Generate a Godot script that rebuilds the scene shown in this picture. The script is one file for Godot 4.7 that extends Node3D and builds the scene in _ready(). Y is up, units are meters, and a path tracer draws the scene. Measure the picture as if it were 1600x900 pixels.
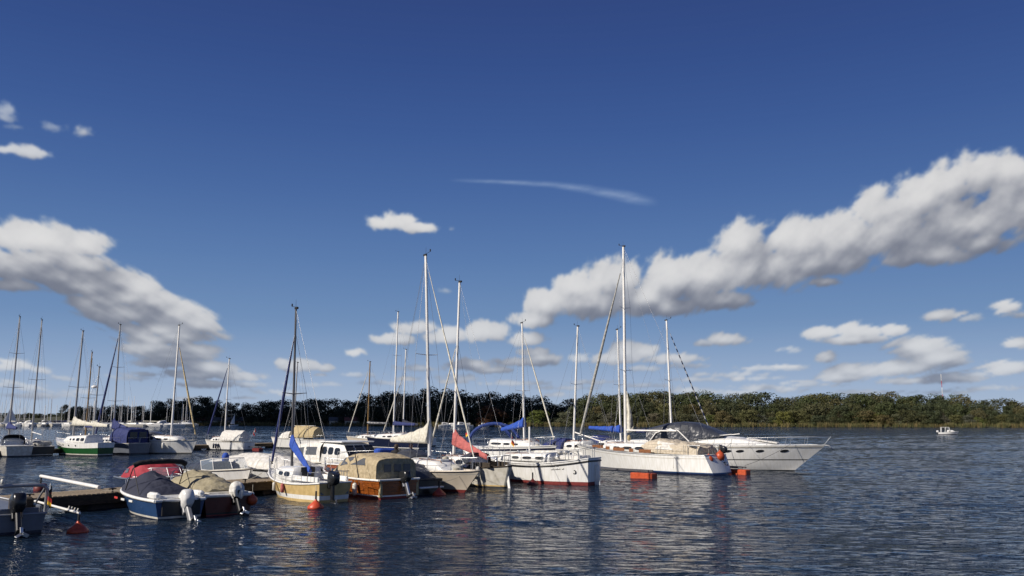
extends Node3D
# A marina on a calm lake under a blue autumn sky. Boats are built from the same few kits (hull, cabin, canvas, rig), each one with its own measures.

const TAUV := 6.2831853
var mats := {}
var taken := {}
var sun_dir := Vector3(-0.725, 0.545, 0.42).normalized()


func _ready() -> void:
	set_camera()
	set_sky()
	set_sun()
	make_materials()
	make_water()
	make_shore()
	make_piers()
	make_front_boats()
	make_back_boats()
	make_small_things()
	make_far_marina()
	make_trees()
	make_quay()
	make_shading_cloud()


func set_camera() -> void:
	var cam := Camera3D.new()
	cam.name = "camera"
	cam.position = Vector3(0, 3.1, 0)
	cam.rotation_degrees.x = 8.74
	cam.fov = 37.13
	cam.near = 0.2
	cam.far = 12000.0
	add_child(cam)
	cam.current = true


func set_sun() -> void:
	var sun := DirectionalLight3D.new()
	sun.name = "sun"
	sun.light_energy = 1.6
	sun.light_color = Color(1.0, 0.962, 0.91)
	sun.light_angular_distance = 0.53
	sun.shadow_enabled = true
	add_child(sun)
	sun.look_at_from_position(sun_dir * 100.0, Vector3.ZERO)


func set_sky() -> void:
	var env := Environment.new()
	env.background_mode = Environment.BG_SKY
	env.tonemap_mode = Environment.TONE_MAPPER_LINEAR
	env.tonemap_exposure = 1.1
	env.sdfgi_enabled = true
	env.ssao_enabled = true
	env.ssil_enabled = true
	var sky := Sky.new()
	var pan := PanoramaSkyMaterial.new()
	pan.panorama = ImageTexture.create_from_image(sky_picture())
	pan.energy_multiplier = 0.91
	sky.sky_material = pan
	env.sky = sky
	var we := WorldEnvironment.new()
	we.name = "world_environment"
	we.environment = env
	add_child(we)


# ---------------------------------------------------------------- sky
# clear air by elevation, and cumulus: azimuth, elevation, half width, half height (degrees), thickness
const CLOUDS := [
	[-29.4,10.44,4.0,1.42,1], [-27.0,10.48,1.7,1.19,1], [-30.3,8.68,3.6,1.16,1], [-28.2,8.39,3.7,1.01,1], [-25.1,8.31,2.8,1.21,1],
	[-23.8,8.00,1.8,1.31,1], [-26.1,7.09,2.1,0.77,1], [-24.3,6.41,3.4,1.13,1], [-21.7,6.54,2.6,1.24,1], [-20.2,6.00,1.7,1.17,1],
	[-22.4,5.52,3.7,0.79,1], [-23.1,4.31,2.2,0.70,1], [-20.9,4.38,2.6,0.62,1], [-21.9,3.56,2.6,0.53,1], [-19.3,3.22,2.3,0.54,1],
	[-17.7,2.72,1.9,0.45,1], [-19.2,2.22,2.3,0.36,1], [-30.5,7.73,1.9,0.58,1], [-33.2,9.86,2.7,1.60,1], [-34.9,8.95,2.6,1.57,1],
	[-29.3,9.32,3.0,0.92,1], [-27.3,9.12,2.7,0.94,1], [-26.8,7.81,3.1,0.85,1], [-24.3,7.39,2.9,0.96,1], [-22.9,7.27,2.2,1.06,1],
	[-22.4,4.92,3.3,0.62,1], [-21.3,5.16,3.0,0.71,1], [-21.6,3.96,3.0,0.44,1], [-20.4,2.80,2.6,0.40,1], [-30.5,15.52,1.5,0.55,0.7],
	[-31.4,15.48,1.0,0.36,0.7], [-31.8,17.31,0.6,0.78,0.45], [-31.0,16.79,0.9,0.25,0.3], [-29.1,17.10,1.1,0.40,0.3], [-27.5,17.00,0.6,0.48,0.6],
	[-30.2,3.13,1.3,0.49,0.8], [-28.8,2.88,0.8,0.29,0.7], [-29.1,1.87,1.1,0.33,0.6], [-13.8,3.44,1.7,0.58,1], [-12.3,3.33,0.7,0.37,1],
	[-15.0,3.70,0.6,0.37,1], [-10.4,4.40,0.8,0.38,0.8], [-8.3,12.96,2.0,0.80,0.85], [-6.5,12.71,1.5,0.51,0.8], [-4.2,12.68,0.5,0.34,0.5],
	[-4.5,8.58,0.8,0.38,0.3], [-7.7,5.28,1.7,0.51,1], [-6.4,6.05,1.8,0.68,0.8], [-4.3,5.52,2.6,0.77,0.9], [-1.7,5.75,2.4,0.94,1],
	[0.9,5.32,1.7,0.68,1], [-2.6,3.62,2.1,0.55,1], [-1.3,3.28,1.5,0.34,1], [2.1,4.04,1.8,0.51,1], [1.5,4.47,1.3,0.51,1],
	[0.9,3.83,2.6,0.42,1], [-3.4,2.77,2.1,0.34,0.6], [2.2,7.67,2.2,1.46,1], [1.3,6.60,1.7,0.85,1], [4.3,8.72,2.1,1.56,1],
	[5.2,7.64,3.4,1.65,1], [6.9,9.10,3.0,1.94,1], [8.6,7.80,3.8,1.69,1], [10.7,9.01,3.3,2.39,1], [10.2,7.34,2.5,1.05,1],
	[12.8,9.36,3.7,2.14,1], [14.0,7.65,2.4,0.85,1], [15.3,11.12,2.4,2.11,1], [16.1,9.64,4.4,2.11,1], [18.9,11.11,3.1,2.30,1],
	[19.6,9.86,4.2,1.47,1], [20.3,8.61,1.0,0.40,0.8], [21.6,11.32,3.4,2.26,1], [23.6,12.74,2.2,1.78,1], [24.6,11.08,4.0,2.21,1],
	[26.2,13.25,2.1,1.96,1], [27.6,13.85,2.1,1.93,1], [28.1,11.51,3.7,2.14,1], [29.4,14.19,2.0,1.77,1], [31.0,14.15,1.9,1.66,1],
	[31.5,12.24,2.9,2.90,1], [32.8,12.80,2.5,3.26,1], [26.3,9.78,3.1,0.96,1], [29.1,10.29,2.0,0.94,1], [35.4,13.84,2.9,3.55,1],
	[37.8,14.46,2.5,3.06,1], [7.4,4.43,1.5,0.93,1], [8.5,4.51,1.5,0.76,1], [6.8,4.02,2.1,0.59,1], [10.6,3.98,2.5,0.50,0.8],
	[13.9,5.17,1.5,0.62,1], [12.6,4.99,0.8,0.33,0.7], [19.8,5.41,1.5,0.56,1], [22.0,5.41,1.8,0.71,1], [24.0,5.45,1.0,0.54,1],
	[21.6,4.95,2.6,0.40,1], [26.7,6.21,1.4,0.50,0.9], [28.1,5.95,1.0,0.30,0.6], [30.1,6.46,1.0,0.59,0.8], [30.7,6.05,1.3,0.37,0.7],
	[20.1,3.88,0.7,0.56,0.8], [25.5,4.23,2.4,1.00,1], [24.1,3.11,3.2,0.70,1], [21.5,2.98,2.2,0.63,1], [26.2,3.63,2.1,0.84,1],
	[27.1,2.47,2.0,0.45,1], [30.6,4.40,1.1,0.51,1], [29.8,2.96,1.6,0.59,1], [20.8,2.60,1.9,0.47,1], [24.7,2.33,2.1,0.31,1],
	[14.2,2.90,2.4,0.29,0.6], [16.6,3.27,2.7,0.24,0.6], [16.1,2.06,2.4,0.32,0.7], [11.7,1.89,2.0,0.33,0.7], [17.7,1.92,1.5,0.32,0.7],
	[32.7,4.12,1.8,0.71,1], [33.8,2.66,2.4,0.49,1], [8.4,2.24,2.9,0.21,0.55], [5.5,2.51,2.1,0.25,0.6], [12.0,2.63,2.4,0.25,0.6],
	[14.5,1.79,2.8,0.24,0.6], [18.9,2.23,2.3,0.28,0.6], [15.8,2.67,2.0,0.20,0.5], [3.4,2.10,2.5,0.21,0.5], [-5.9,3.39,1.9,0.30,0.6],
	[-8.0,2.41,2.5,0.21,0.5], [-10.1,2.94,1.7,0.21,0.5], [-12.6,2.30,2.0,0.21,0.45], [-15.3,1.78,2.0,0.20,0.5], [-16.9,2.25,1.6,0.27,0.6],
	[-24.0,2.54,2.1,0.26,0.5], [-26.8,1.65,2.0,0.25,0.5], [-30.4,2.10,1.3,0.29,0.6], [-27.8,2.45,1.3,0.21,0.5], [0.0,2.44,2.6,0.25,0.6],
	[28.8,1.84,2.0,0.22,0.6], [22.2,1.71,2.2,0.23,0.6], [26.4,1.65,2.0,0.19,0.6], [8.5,3.37,1.7,0.29,0.6], [11.6,3.55,1.6,0.33,0.6],
	[18.0,4.46,1.0,0.32,0.5], [4.5,4.03,1.3,0.38,0.6],
]
const WISP := [[-4.62,15.88,0.12], [-0.88,15.80,0.16], [2.64,15.62,0.25], [5.27,15.23,0.37], [7.87,14.66,0.49], [10.21,14.15,0.37]]
const AIR := [[0.0, 174, 189, 209], [2.6, 153, 174, 203], [6.4, 113, 144, 185], [10.5, 92, 125, 174], [14.9, 74, 106, 161], [19.0, 62, 92, 150], [23.2, 54, 81, 139], [27.3, 50, 73, 129], [45.0, 40, 59, 108], [90.0, 34, 50, 94]]


func air(el: float) -> Color:
	for i in range(1, AIR.size()):
		if el <= AIR[i][0]:
			var t: float = (el - AIR[i - 1][0]) / (AIR[i][0] - AIR[i - 1][0])
			return Color(lerpf(AIR[i - 1][1], AIR[i][1], t) / 255.0, lerpf(AIR[i - 1][2], AIR[i][2], t) / 255.0, lerpf(AIR[i - 1][3], AIR[i][3], t) / 255.0)
	return Color(0.13, 0.19, 0.37)


func blurred(field: PackedFloat32Array, w: int, h: int, by: int) -> PackedFloat32Array:
	var im := Image.create_from_data(w, h, false, Image.FORMAT_RF, field.to_byte_array())
	im.resize(w / by, h / by, Image.INTERPOLATE_TRILINEAR)
	im.resize(w, h, Image.INTERPOLATE_CUBIC)
	return im.get_data().to_float32_array()


func sky_picture() -> Image:
	var w := 4096
	var h := 2048
	var half := 1024
	var k := w / 360.0
	var im := Image.create(w, h, false, Image.FORMAT_RGB8)
	for y in half:
		im.fill_rect(Rect2i(0, y, w, 1), air(90.0 - (y + 0.5) / k))
	im.fill_rect(Rect2i(0, half, w, half), Color8(70, 84, 104))
	var lumps := CLOUDS.duplicate()
	var rng := RandomNumberGenerator.new()
	rng.seed = 11
	for i in 32:  # the same kind of clouds all round, outside the part that was observed
		var az := rng.randf_range(38.0, 318.0)
		var el := pow(rng.randf(), 1.6) * 38.0 + 2.5
		var s := 0.35 + el / 22.0
		for j in rng.randi_range(4, 12):
			var a := az + rng.randfn(0.0, 4.5) * s
			if a > 36.0 and a < 324.0 and absf(a - 180.0) > 6.0:
				lumps.append([a if a < 180.0 else a - 360.0, maxf(2.0, el + rng.randfn(0.0, 0.9) * s), rng.randf_range(1.5, 4.0) * s, rng.randf_range(0.5, 1.4) * s, 1.0])
	for i in 150:  # rows of small far cumulus low over the horizon, all round
		var s := rng.randf_range(0.5, 1.0)
		lumps.append([rng.randf_range(-179.0, 179.0), rng.randf_range(0.9, 3.4), rng.randf_range(0.8, 2.6) * s, rng.randf_range(0.16, 0.36) * s, rng.randf_range(0.55, 0.9)])
	var body := PackedFloat32Array()
	body.resize(w * half)
	body.fill(-1.0)
	var rise := PackedFloat32Array()
	rise.resize(w * half)
	var thick := PackedFloat32Array()
	thick.resize(w * half)
	for e in lumps:
		var cx: float = (e[0] + 180.0) * k
		var cy: float = (90.0 - e[1]) * k
		var rx: float = e[2] * k
		var ry: float = e[3] * k
		for y in range(maxi(0, int(cy - ry * 1.9)), mini(half - 1, int(cy + ry * 1.9)) + 1):
			var dy: float = (cy - y) / ry
			var ey := dy if dy > 0.0 else dy * 1.35
			for x in range(maxi(0, int(cx - rx * 1.7)), mini(w - 1, int(cx + rx * 1.7)) + 1):
				var dx: float = (x - cx) / rx
				var v := 1.0 - sqrt(dx * dx + ey * ey)
				var at := y * w + x
				if v > body[at]:
					body[at] = v
					rise[at] = dy
					thick[at] = e[4]
	var puff := FastNoiseLite.new()
	puff.seed = 5
	puff.noise_type = FastNoiseLite.TYPE_SIMPLEX_SMOOTH
	puff.frequency = 0.015
	puff.fractal_type = FastNoiseLite.FRACTAL_RIDGED
	puff.fractal_octaves = 5
	puff.fractal_gain = 0.55
	puff.domain_warp_enabled = true
	puff.domain_warp_amplitude = 9.0
	puff.domain_warp_frequency = 0.02
	var wisp := FastNoiseLite.new()
	wisp.seed = 9
	wisp.frequency = 0.03
	wisp.fractal_octaves = 5
	wisp.fractal_gain = 0.62
	var dens := PackedFloat32Array()
	dens.resize(w * half)
	dens.fill(-0.3)
	var spots := PackedInt32Array()
	for y in half:
		var f := 1.0 + 2.2 * exp(-(half - y) / k / 5.0)  # farther clouds show finer puffs
		for x in w:
			var at := y * w + x
			if body[at] > -0.62:
				var xf := (x - 2048) * f
				var yf := (y - 1024) * f * 1.05
				var th := thick[at]
				var d := body[at] * lerpf(0.7, 1.25, th) - puff.get_noise_2d(xf, yf) * 0.27 + wisp.get_noise_2d(xf * 1.1, yf * lerpf(2.4, 1.4, th)) * lerpf(1.3, 0.54, th) + 0.07
				dens[at] = clampf(d, -0.3, 1.4)
				if d > 0.0:
					spots.append(at)
	# light from the upper left: how the cloud thins out that way, at three scales
	var mid := blurred(dens, w, half, 4)
	var big := blurred(dens, w, half, 14)
	var white := Color(0.90, 0.895, 0.89)
	var grey := Color(0.43, 0.452, 0.515)
	for at in spots:
		var x := at % w
		var y := at / w
		var d := dens[at]
		var a1 := maxi(y - 2, 0) * w + maxi(x - 1, 0)
		var a2 := maxi(y - 7, 0) * w + maxi(x - 4, 0)
		var a3 := maxi(y - 22, 0) * w + maxi(x - 11, 0)
		var turn := 0.30 * (d - dens[a1]) + 0.46 * (mid[at] - mid[a2]) + 0.72 * (big[at] - big[a3]) - 0.16 * clampf(big[at], 0.0, 1.0)
		turn += 0.15 * wisp.get_noise_2d(x * 1.9 + 300.0, y * 1.9) - 0.10 * puff.get_noise_2d(x * 2.6, y * 2.6 + 900.0)
		var light := 0.47 + 0.50 * tanh(1.35 * turn)
		var c := grey.lerp(white, clampf(light, 0.0, 1.0))
		var el := (half - y) / k
		var a := smoothstep(0.0, lerpf(0.95, 0.46, thick[at]), d) * minf(1.0, thick[at] + 0.2)
		var sky := air(el)
		c = c.lerp(sky, 0.6 * exp(-el / 3.0))
		im.set_pixel(x, y, sky.lerp(c, a))
	# one thin high streak of ice cloud
	for i in WISP.size() - 1:
		for x in range(int((WISP[i][0] + 180.0) * k), int((WISP[i + 1][0] + 180.0) * k)):
			var t: float = ((x / k - 180.0) - WISP[i][0]) / (WISP[i + 1][0] - WISP[i][0])
			var el: float = lerpf(WISP[i][1], WISP[i + 1][1], t)
			var r: float = lerpf(WISP[i][2], WISP[i + 1][2], t)
			for y in range(int((90.0 - el - r * 2.0) * k), int((90.0 - el + r * 2.0) * k) + 1):
				var v: float = absf((90.0 - el) - (y + 0.5) / k) / r
				var a := clampf(1.0 - v, 0.0, 1.0) * (0.42 + 0.35 * wisp.get_noise_2d(x * 0.6 + y * 1.2, y * 3.0)) * smoothstep(0.0, 0.12, (i + t) / 5.0) * smoothstep(0.0, 0.2, 1.0 - (i + t) / 5.0)
				im.set_pixel(x, y, im.get_pixel(x, y).lerp(Color(0.72, 0.76, 0.84), clampf(a, 0.0, 1.0)))
	var turned := Image.create(w, h, false, Image.FORMAT_RGB8)  # Godot's panorama has its seam ahead
	turned.blit_rect(im, Rect2i(w / 2, 0, w / 2, h), Vector2i(0, 0))
	turned.blit_rect(im, Rect2i(0, 0, w / 2, h), Vector2i(w / 2, 0))
	return turned


# ---------------------------------------------------------------- kit: names, nodes, shapes
func numbered(called: String) -> String:
	var n: int = taken.get(called, 0)
	taken[called] = n + 1
	return called if n == 0 else "%s_%03d" % [called, n]


func tag(o: Node, label: String, category: String, group := "", kind := "") -> void:
	if label:
		o.set_meta("label", label)
	if category:
		o.set_meta("category", category)
	if group:
		o.set_meta("group", group)
	if kind:
		o.set_meta("kind", kind)


func thing(called: String, label: String, category: String, at: Vector3, turn := 0.0, group := "") -> Node3D:
	var o := Node3D.new()
	o.name = numbered(called)
	o.position = at
	o.rotation.y = turn
	tag(o, label, category, group)
	add_child(o)
	return o


func new_st() -> SurfaceTool:
	var st := SurfaceTool.new()
	st.begin(Mesh.PRIMITIVE_TRIANGLES)
	st.set_smooth_group(0)
	return st


func shape(st: SurfaceTool) -> ArrayMesh:
	st.generate_normals()
	st.index()
	return st.commit()


func part(parent: Node, called: String, st: SurfaceTool, m: String, label := "") -> MeshInstance3D:
	return piece(parent, called, shape(st), m, label)


func piece(parent: Node, called: String, mesh: Mesh, m: String, label := "") -> MeshInstance3D:
	var o := MeshInstance3D.new()
	o.name = called
	o.mesh = mesh
	o.material_override = mats[m]
	if label:
		o.set_meta("label", label)
	parent.add_child(o, true)
	return o


func lone(called: String, st: SurfaceTool, m: String, label: String, category: String, at: Vector3, turn := 0.0, group := "") -> MeshInstance3D:
	var o := piece(self, numbered(called), shape(st), m)
	o.position = at
	o.rotation.y = turn
	tag(o, label, category, group)
	return o


func smooth(st: SurfaceTool, on: bool) -> void:
	st.set_smooth_group(0 if on else -1)


func tri(st: SurfaceTool, a: Vector3, b: Vector3, c: Vector3) -> void:
	st.add_vertex(a)
	st.add_vertex(b)
	st.add_vertex(c)


func quad(st: SurfaceTool, a: Vector3, b: Vector3, c: Vector3, d: Vector3) -> void:
	tri(st, a, b, c)
	tri(st, a, c, d)


func loft(st: SurfaceTool, rings: Array, closed := true, caps := true) -> void:
	var n: int = rings[0].size()
	for i in rings.size() - 1:
		for j in (n if closed else n - 1):
			var k := (j + 1) % n
			quad(st, rings[i][j], rings[i][k], rings[i + 1][k], rings[i + 1][j])
	if caps:
		smooth(st, false)
		fan(st, rings[0], true)
		fan(st, rings[-1], false)
		smooth(st, true)


func fan(st: SurfaceTool, ring, flip: bool) -> void:
	var c := Vector3.ZERO
	for p in ring:
		c += p
	c /= ring.size()
	for j in ring.size():
		var k: int = (j + 1) % ring.size()
		if flip:
			tri(st, c, ring[k], ring[j])
		else:
			tri(st, c, ring[j], ring[k])


func circle(c: Vector3, u: Vector3, v: Vector3, n: int) -> PackedVector3Array:
	var r := PackedVector3Array()
	for i in n:
		var a := TAUV * i / n
		r.append(c + u * cos(a) + v * sin(a))
	return r


func tube(st: SurfaceTool, pts: Array, r0: float, r1 := -1.0, n := 6) -> void:
	var rings := []
	if r1 < 0.0:
		r1 = r0
	var u := Vector3.ZERO
	for i in pts.size():
		var d: Vector3 = (pts[mini(i + 1, pts.size() - 1)] - pts[maxi(i - 1, 0)]).normalized()
		if u == Vector3.ZERO:
			u = d.cross(Vector3.UP if absf(d.y) < 0.9 else Vector3.RIGHT).normalized()
		u = (u - d * u.dot(d)).normalized()
		var r := lerpf(r0, r1, i / maxf(1.0, pts.size() - 1))
		rings.append(circle(pts[i], u * r, d.cross(u) * r, n))
	loft(st, rings)


func rod(parent: Node, called: String, a: Vector3, b: Vector3, r: float, m: String, r1 := -1.0, n := 6) -> MeshInstance3D:
	var st := new_st()
	tube(st, [a, b], r, r1, n)
	return part(parent, called, st, m)


func bend(a: Vector3, b: Vector3, sag: float, n := 10) -> Array:
	var out := []
	for i in n + 1:
		var t := i / float(n)
		out.append(a.lerp(b, t) + Vector3(0, -sag * 4.0 * t * (1.0 - t), 0))
	return out


# a box with chamfered edges, in the axes of BASIS
func box(st: SurfaceTool, c: Vector3, s: Vector3, chamfer := 0.02, basis := Basis()) -> void:
	var h := s * 0.5
	var e := minf(chamfer, minf(h.x, minf(h.y, h.z)) * 0.6)
	smooth(st, false)
	var rings := []
	for lv in [[-h.y, e], [-h.y + e, 0.0], [h.y - e, 0.0], [h.y, e]]:
		var x: float = h.x - lv[1]
		var z: float = h.z - lv[1]
		var ring := PackedVector3Array()
		for p in [[x, z - e], [x - e, z], [-x + e, z], [-x, z - e], [-x, -z + e], [-x + e, -z], [x - e, -z], [x, -z + e]]:
			ring.append(c + basis * Vector3(p[0], lv[0], p[1]))
		rings.append(ring)
	loft(st, rings)
	smooth(st, true)


func ball(st: SurfaceTool, c: Vector3, r: Vector3, n := 10, top := 1.0, basis := Basis()) -> void:
	var rings := []
	for i in n / 2 + 1:
		var a := -PI / 2 + PI * i / (n / 2)
		var y := sin(a)
		var ring := PackedVector3Array()
		for j in n:
			var b := TAUV * j / n
			var k := maxf(cos(a), 0.02)
			ring.append(c + basis * Vector3(r.x * k * cos(b), r.y * (y if y < 0.0 else y * top), r.z * k * sin(b)))
		rings.append(ring)
	loft(st, rings, true, true)


# turned shape: PROFILE is [[radius, y], ...]
func lathe(st: SurfaceTool, c: Vector3, profile: Array, n := 14) -> void:
	var rings := []
	for p in profile:
		rings.append(circle(c + Vector3(0, p[1], 0), Vector3(p[0], 0, 0), Vector3(0, 0, p[0]), n))
	loft(st, rings)


func rounded(u0: float, u1: float, v0: float, v1: float, r := 0.25) -> Array:
	var out := []
	var ru := (u1 - u0) * 0.5 * minf(1.0, r * 2.0)
	var rv := (v1 - v0) * 0.5 * minf(1.0, r * 2.0)
	for q in [[u1 - ru, v1 - rv, 0.0], [u0 + ru, v1 - rv, 0.25], [u0 + ru, v0 + rv, 0.5], [u1 - ru, v0 + rv, 0.75]]:
		for i in 4:
			var a: float = TAUV * (q[2] + i / 12.0)
			out.append(Vector2(q[0] + ru * cos(a), q[1] + rv * sin(a)))
	return out


# ---------------------------------------------------------------- materials (linear base colours)
func col(r: float, g: float, b: float) -> Color:
	return Color(r, g, b).linear_to_srgb()


func noise_tex(seed_: int, freq: float, lo: Color, hi: Color, oct := 4, size := 256, normal := false, strength := 4.0) -> NoiseTexture2D:
	var n := FastNoiseLite.new()
	n.seed = seed_
	n.frequency = freq
	n.fractal_octaves = oct
	n.noise_type = FastNoiseLite.TYPE_SIMPLEX_SMOOTH
	var t := NoiseTexture2D.new()
	t.width = size
	t.height = size
	t.seamless = true
	t.noise = n
	if normal:
		t.as_normal_map = true
		t.bump_strength = strength
	else:
		var g := Gradient.new()
		g.set_color(0, lo)
		g.set_color(1, hi)
		g.set_offset(0, 0.2)
		g.set_offset(1, 0.8)
		t.color_ramp = g
	return t


func mat(called: String, c: Color, rough: float, tex: Texture2D = null, scale := 1.0, metal := 0.0, bump: Texture2D = null, bump_scale := 0.3) -> StandardMaterial3D:
	var m := StandardMaterial3D.new()
	m.resource_name = called
	m.albedo_color = c
	m.roughness = rough
	m.metallic = metal
	if tex or bump:
		m.uv1_triplanar = true
		m.uv1_scale = Vector3.ONE * scale
	if tex:
		m.albedo_texture = tex
	if bump:
		m.normal_enabled = true
		m.normal_texture = bump
		m.normal_scale = bump_scale
	mats[called] = m
	return m


func make_materials() -> void:
	var w := Color.WHITE
	var soft := noise_tex(1, 0.02, Color(0.94, 0.935, 0.92), w)
	var dirt := noise_tex(2, 0.03, Color(0.87, 0.86, 0.83), w, 5)
	var fade := noise_tex(3, 0.015, Color(0.86, 0.87, 0.89), w, 5)
	var rough_n := noise_tex(4, 0.05, w, w, 4, 256, true, 5.0)
	var folds := noise_tex(5, 0.012, w, w, 3, 256, true, 14.0)
	var grain := FastNoiseLite.new()
	grain.seed = 8
	grain.frequency = 0.02
	var gi := Image.create(256, 256, false, Image.FORMAT_RGB8)
	for y in 256:
		for x in 256:
			var v := 0.72 + 0.28 * sin(grain.get_noise_2d(x * 0.35, y * 4.0) * 9.0 + y * 0.2) * 0.5 + 0.16 * grain.get_noise_2d(x * 2.0, y * 30.0)
			gi.set_pixel(x, y, Color(v, v * 0.96, v * 0.9))
	var wood := ImageTexture.create_from_image(gi)
	mat("gelcoat", col(0.82, 0.82, 0.81), 0.22, soft, 0.35)
	var streak := noise_tex(14, 0.03, Color(0.935, 0.93, 0.91), w, 5)
	mats["gelcoat"].albedo_texture = streak
	mats["gelcoat"].uv1_scale = Vector3(0.9, 0.16, 0.9)
	mat("old_gelcoat", col(0.62, 0.60, 0.55), 0.35, dirt, 0.4)
	mat("cream_gelcoat", col(0.62, 0.55, 0.46), 0.28, soft, 0.35)
	mat("yellow_gelcoat", col(0.66, 0.49, 0.23), 0.3, dirt, 0.4)
	mat("grey_gelcoat", col(0.13, 0.145, 0.18), 0.3, soft, 0.5)
	mat("blue_gelcoat", col(0.022, 0.058, 0.155), 0.2, soft, 0.5)
	mat("navy_gelcoat", col(0.012, 0.017, 0.045), 0.2, soft, 0.5)
	mat("black_gelcoat", col(0.012, 0.012, 0.014), 0.3, soft, 0.5)
	mat("green_gelcoat", col(0.012, 0.085, 0.022), 0.3, dirt, 0.5)
	mat("maroon_gelcoat", col(0.10, 0.018, 0.012), 0.3, dirt, 0.5)
	mat("red_paint", col(0.22, 0.030, 0.028), 0.6, dirt, 0.6)
	mat("bottom_paint", col(0.030, 0.032, 0.040), 0.7, dirt, 0.6)
	mat("deck", col(0.55, 0.54, 0.51), 0.55, dirt, 0.5)
	mat("mahogany", col(0.42, 0.13, 0.030), 0.22, wood, 0.9)
	mat("teak", col(0.40, 0.16, 0.055), 0.55, wood, 0.9)
	mat("plank", col(0.42, 0.36, 0.28), 0.85, wood, 0.7, 0.0, rough_n, 0.5)
	mat("old_wood", col(0.085, 0.07, 0.055), 0.9, wood, 0.7)
	mat("dark", col(0.012, 0.012, 0.013), 0.6)
	mat("rubber", col(0.02, 0.02, 0.022), 0.55, soft, 1.0)
	mat("engine_black", col(0.016, 0.017, 0.02), 0.25, soft, 1.0)
	mat("engine_white", col(0.72, 0.72, 0.72), 0.28, soft, 1.0)
	mat("engine_grey", col(0.22, 0.23, 0.25), 0.4, soft, 1.0)
	mat("steel", col(0.52, 0.53, 0.54), 0.36, null, 1.0, 1.0)
	mat("alloy", col(0.62, 0.63, 0.64), 0.42, soft, 1.0, 0.6)
	mat("grey_tube", col(0.30, 0.31, 0.34), 0.45, soft, 1.0, 0.3)
	mat("mast_white", col(0.82, 0.81, 0.79), 0.35, soft, 0.6)
	mat("mast_grey", col(0.36, 0.36, 0.37), 0.45, soft, 0.6, 0.3)
	mat("mast_dark", col(0.10, 0.10, 0.11), 0.4, soft, 0.6, 0.2)
	mat("mast_wood", col(0.50, 0.33, 0.13), 0.35, wood, 0.8)
	mat("wire", col(0.30, 0.30, 0.31), 0.4, null, 1.0, 0.7)
	mat("rope", col(0.48, 0.45, 0.38), 0.9, dirt, 4.0)
	mat("dark_rope", col(0.05, 0.05, 0.06), 0.9)
	mat("glass", col(0.016, 0.018, 0.022), 0.06)
	var pane := mat("pane", Color(0.8, 0.85, 0.88, 0.18), 0.05)
	pane.transparency = BaseMaterial3D.TRANSPARENCY_ALPHA
	mat("clear_vinyl", col(0.10, 0.105, 0.115), 0.12, soft, 1.0)
	mat("navy_canvas", col(0.022, 0.026, 0.050), 0.82, fade, 0.7, 0.0, folds, 0.6)
	mat("charcoal_canvas", col(0.05, 0.055, 0.07), 0.4, fade, 0.5, 0.0, folds, 0.6)
	mat("blue_canvas", col(0.018, 0.075, 0.40), 0.8, fade, 0.7, 0.0, folds, 0.6)
	mat("royal_canvas", col(0.018, 0.030, 0.135), 0.8, fade, 0.7, 0.0, folds, 0.6)
	mat("bimini_canvas", col(0.016, 0.045, 0.21), 0.8, fade, 0.7, 0.0, folds, 0.6)
	mat("black_canvas", col(0.010, 0.010, 0.012), 0.85, fade, 0.7, 0.0, folds, 0.6)
	mat("red_canvas", col(0.36, 0.028, 0.045), 0.8, fade, 0.7, 0.0, folds, 0.6)
	mat("coral_canvas", col(0.48, 0.125, 0.115), 0.8, fade, 0.7, 0.0, folds, 0.6)
	mat("beige_canvas", col(0.46, 0.38, 0.25), 0.85, dirt, 0.7, 0.0, folds, 0.7)
	mat("cream_canvas", col(0.60, 0.53, 0.43), 0.85, dirt, 0.7, 0.0, folds, 0.9)
	mat("khaki_canvas", col(0.36, 0.32, 0.22), 0.85, dirt, 0.7, 0.0, folds, 0.7)
	mat("sand_canvas", col(0.52, 0.42, 0.24), 0.85, dirt, 0.7, 0.0, folds, 0.7)
	mat("white_canvas", col(0.74, 0.73, 0.71), 0.8, dirt, 0.6, 0.0, folds, 0.7)
	mat("sailcloth", col(0.66, 0.64, 0.57), 0.75, dirt, 0.7, 0.0, folds, 0.6)
	mat("grey_canvas", col(0.40, 0.40, 0.39), 0.8, dirt, 0.6, 0.0, folds, 0.7)
	mat("orange_plastic", col(0.52, 0.085, 0.028), 0.45, dirt, 0.9)
	mat("buoy_red", col(0.62, 0.085, 0.035), 0.4, dirt, 1.2)
	mat("dark_red", col(0.16, 0.02, 0.018), 0.5, dirt, 1.2)
	mat("fender_white", col(0.70, 0.69, 0.66), 0.4, dirt, 1.5)
	mat("yellow_plastic", col(0.66, 0.38, 0.03), 0.5, soft, 1.0)
	mat("flag_black", col(0.015, 0.015, 0.015), 0.85)
	mat("flag_red", col(0.45, 0.03, 0.025), 0.85)
	mat("flag_gold", col(0.72, 0.42, 0.02), 0.85)
	mat("flag_white", col(0.70, 0.70, 0.70), 0.85)
	mat("skin", col(0.48, 0.26, 0.17), 0.55)
	mat("hair", col(0.035, 0.022, 0.014), 0.7)
	mat("navy_cloth", col(0.014, 0.020, 0.05), 0.9, fade, 2.0, 0.0, folds, 0.6)
	mat("black_cloth", col(0.014, 0.013, 0.015), 0.9, fade, 2.0, 0.0, folds, 0.6)
	mat("house_red", col(0.16, 0.055, 0.04), 0.85, dirt, 0.3)
	mat("house_white", col(0.46, 0.44, 0.40), 0.85, dirt, 0.3)
	mat("roof_red", col(0.17, 0.06, 0.045), 0.9, dirt, 0.4)
	mat("roof_grey", col(0.10, 0.10, 0.105), 0.9, dirt, 0.4)
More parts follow.
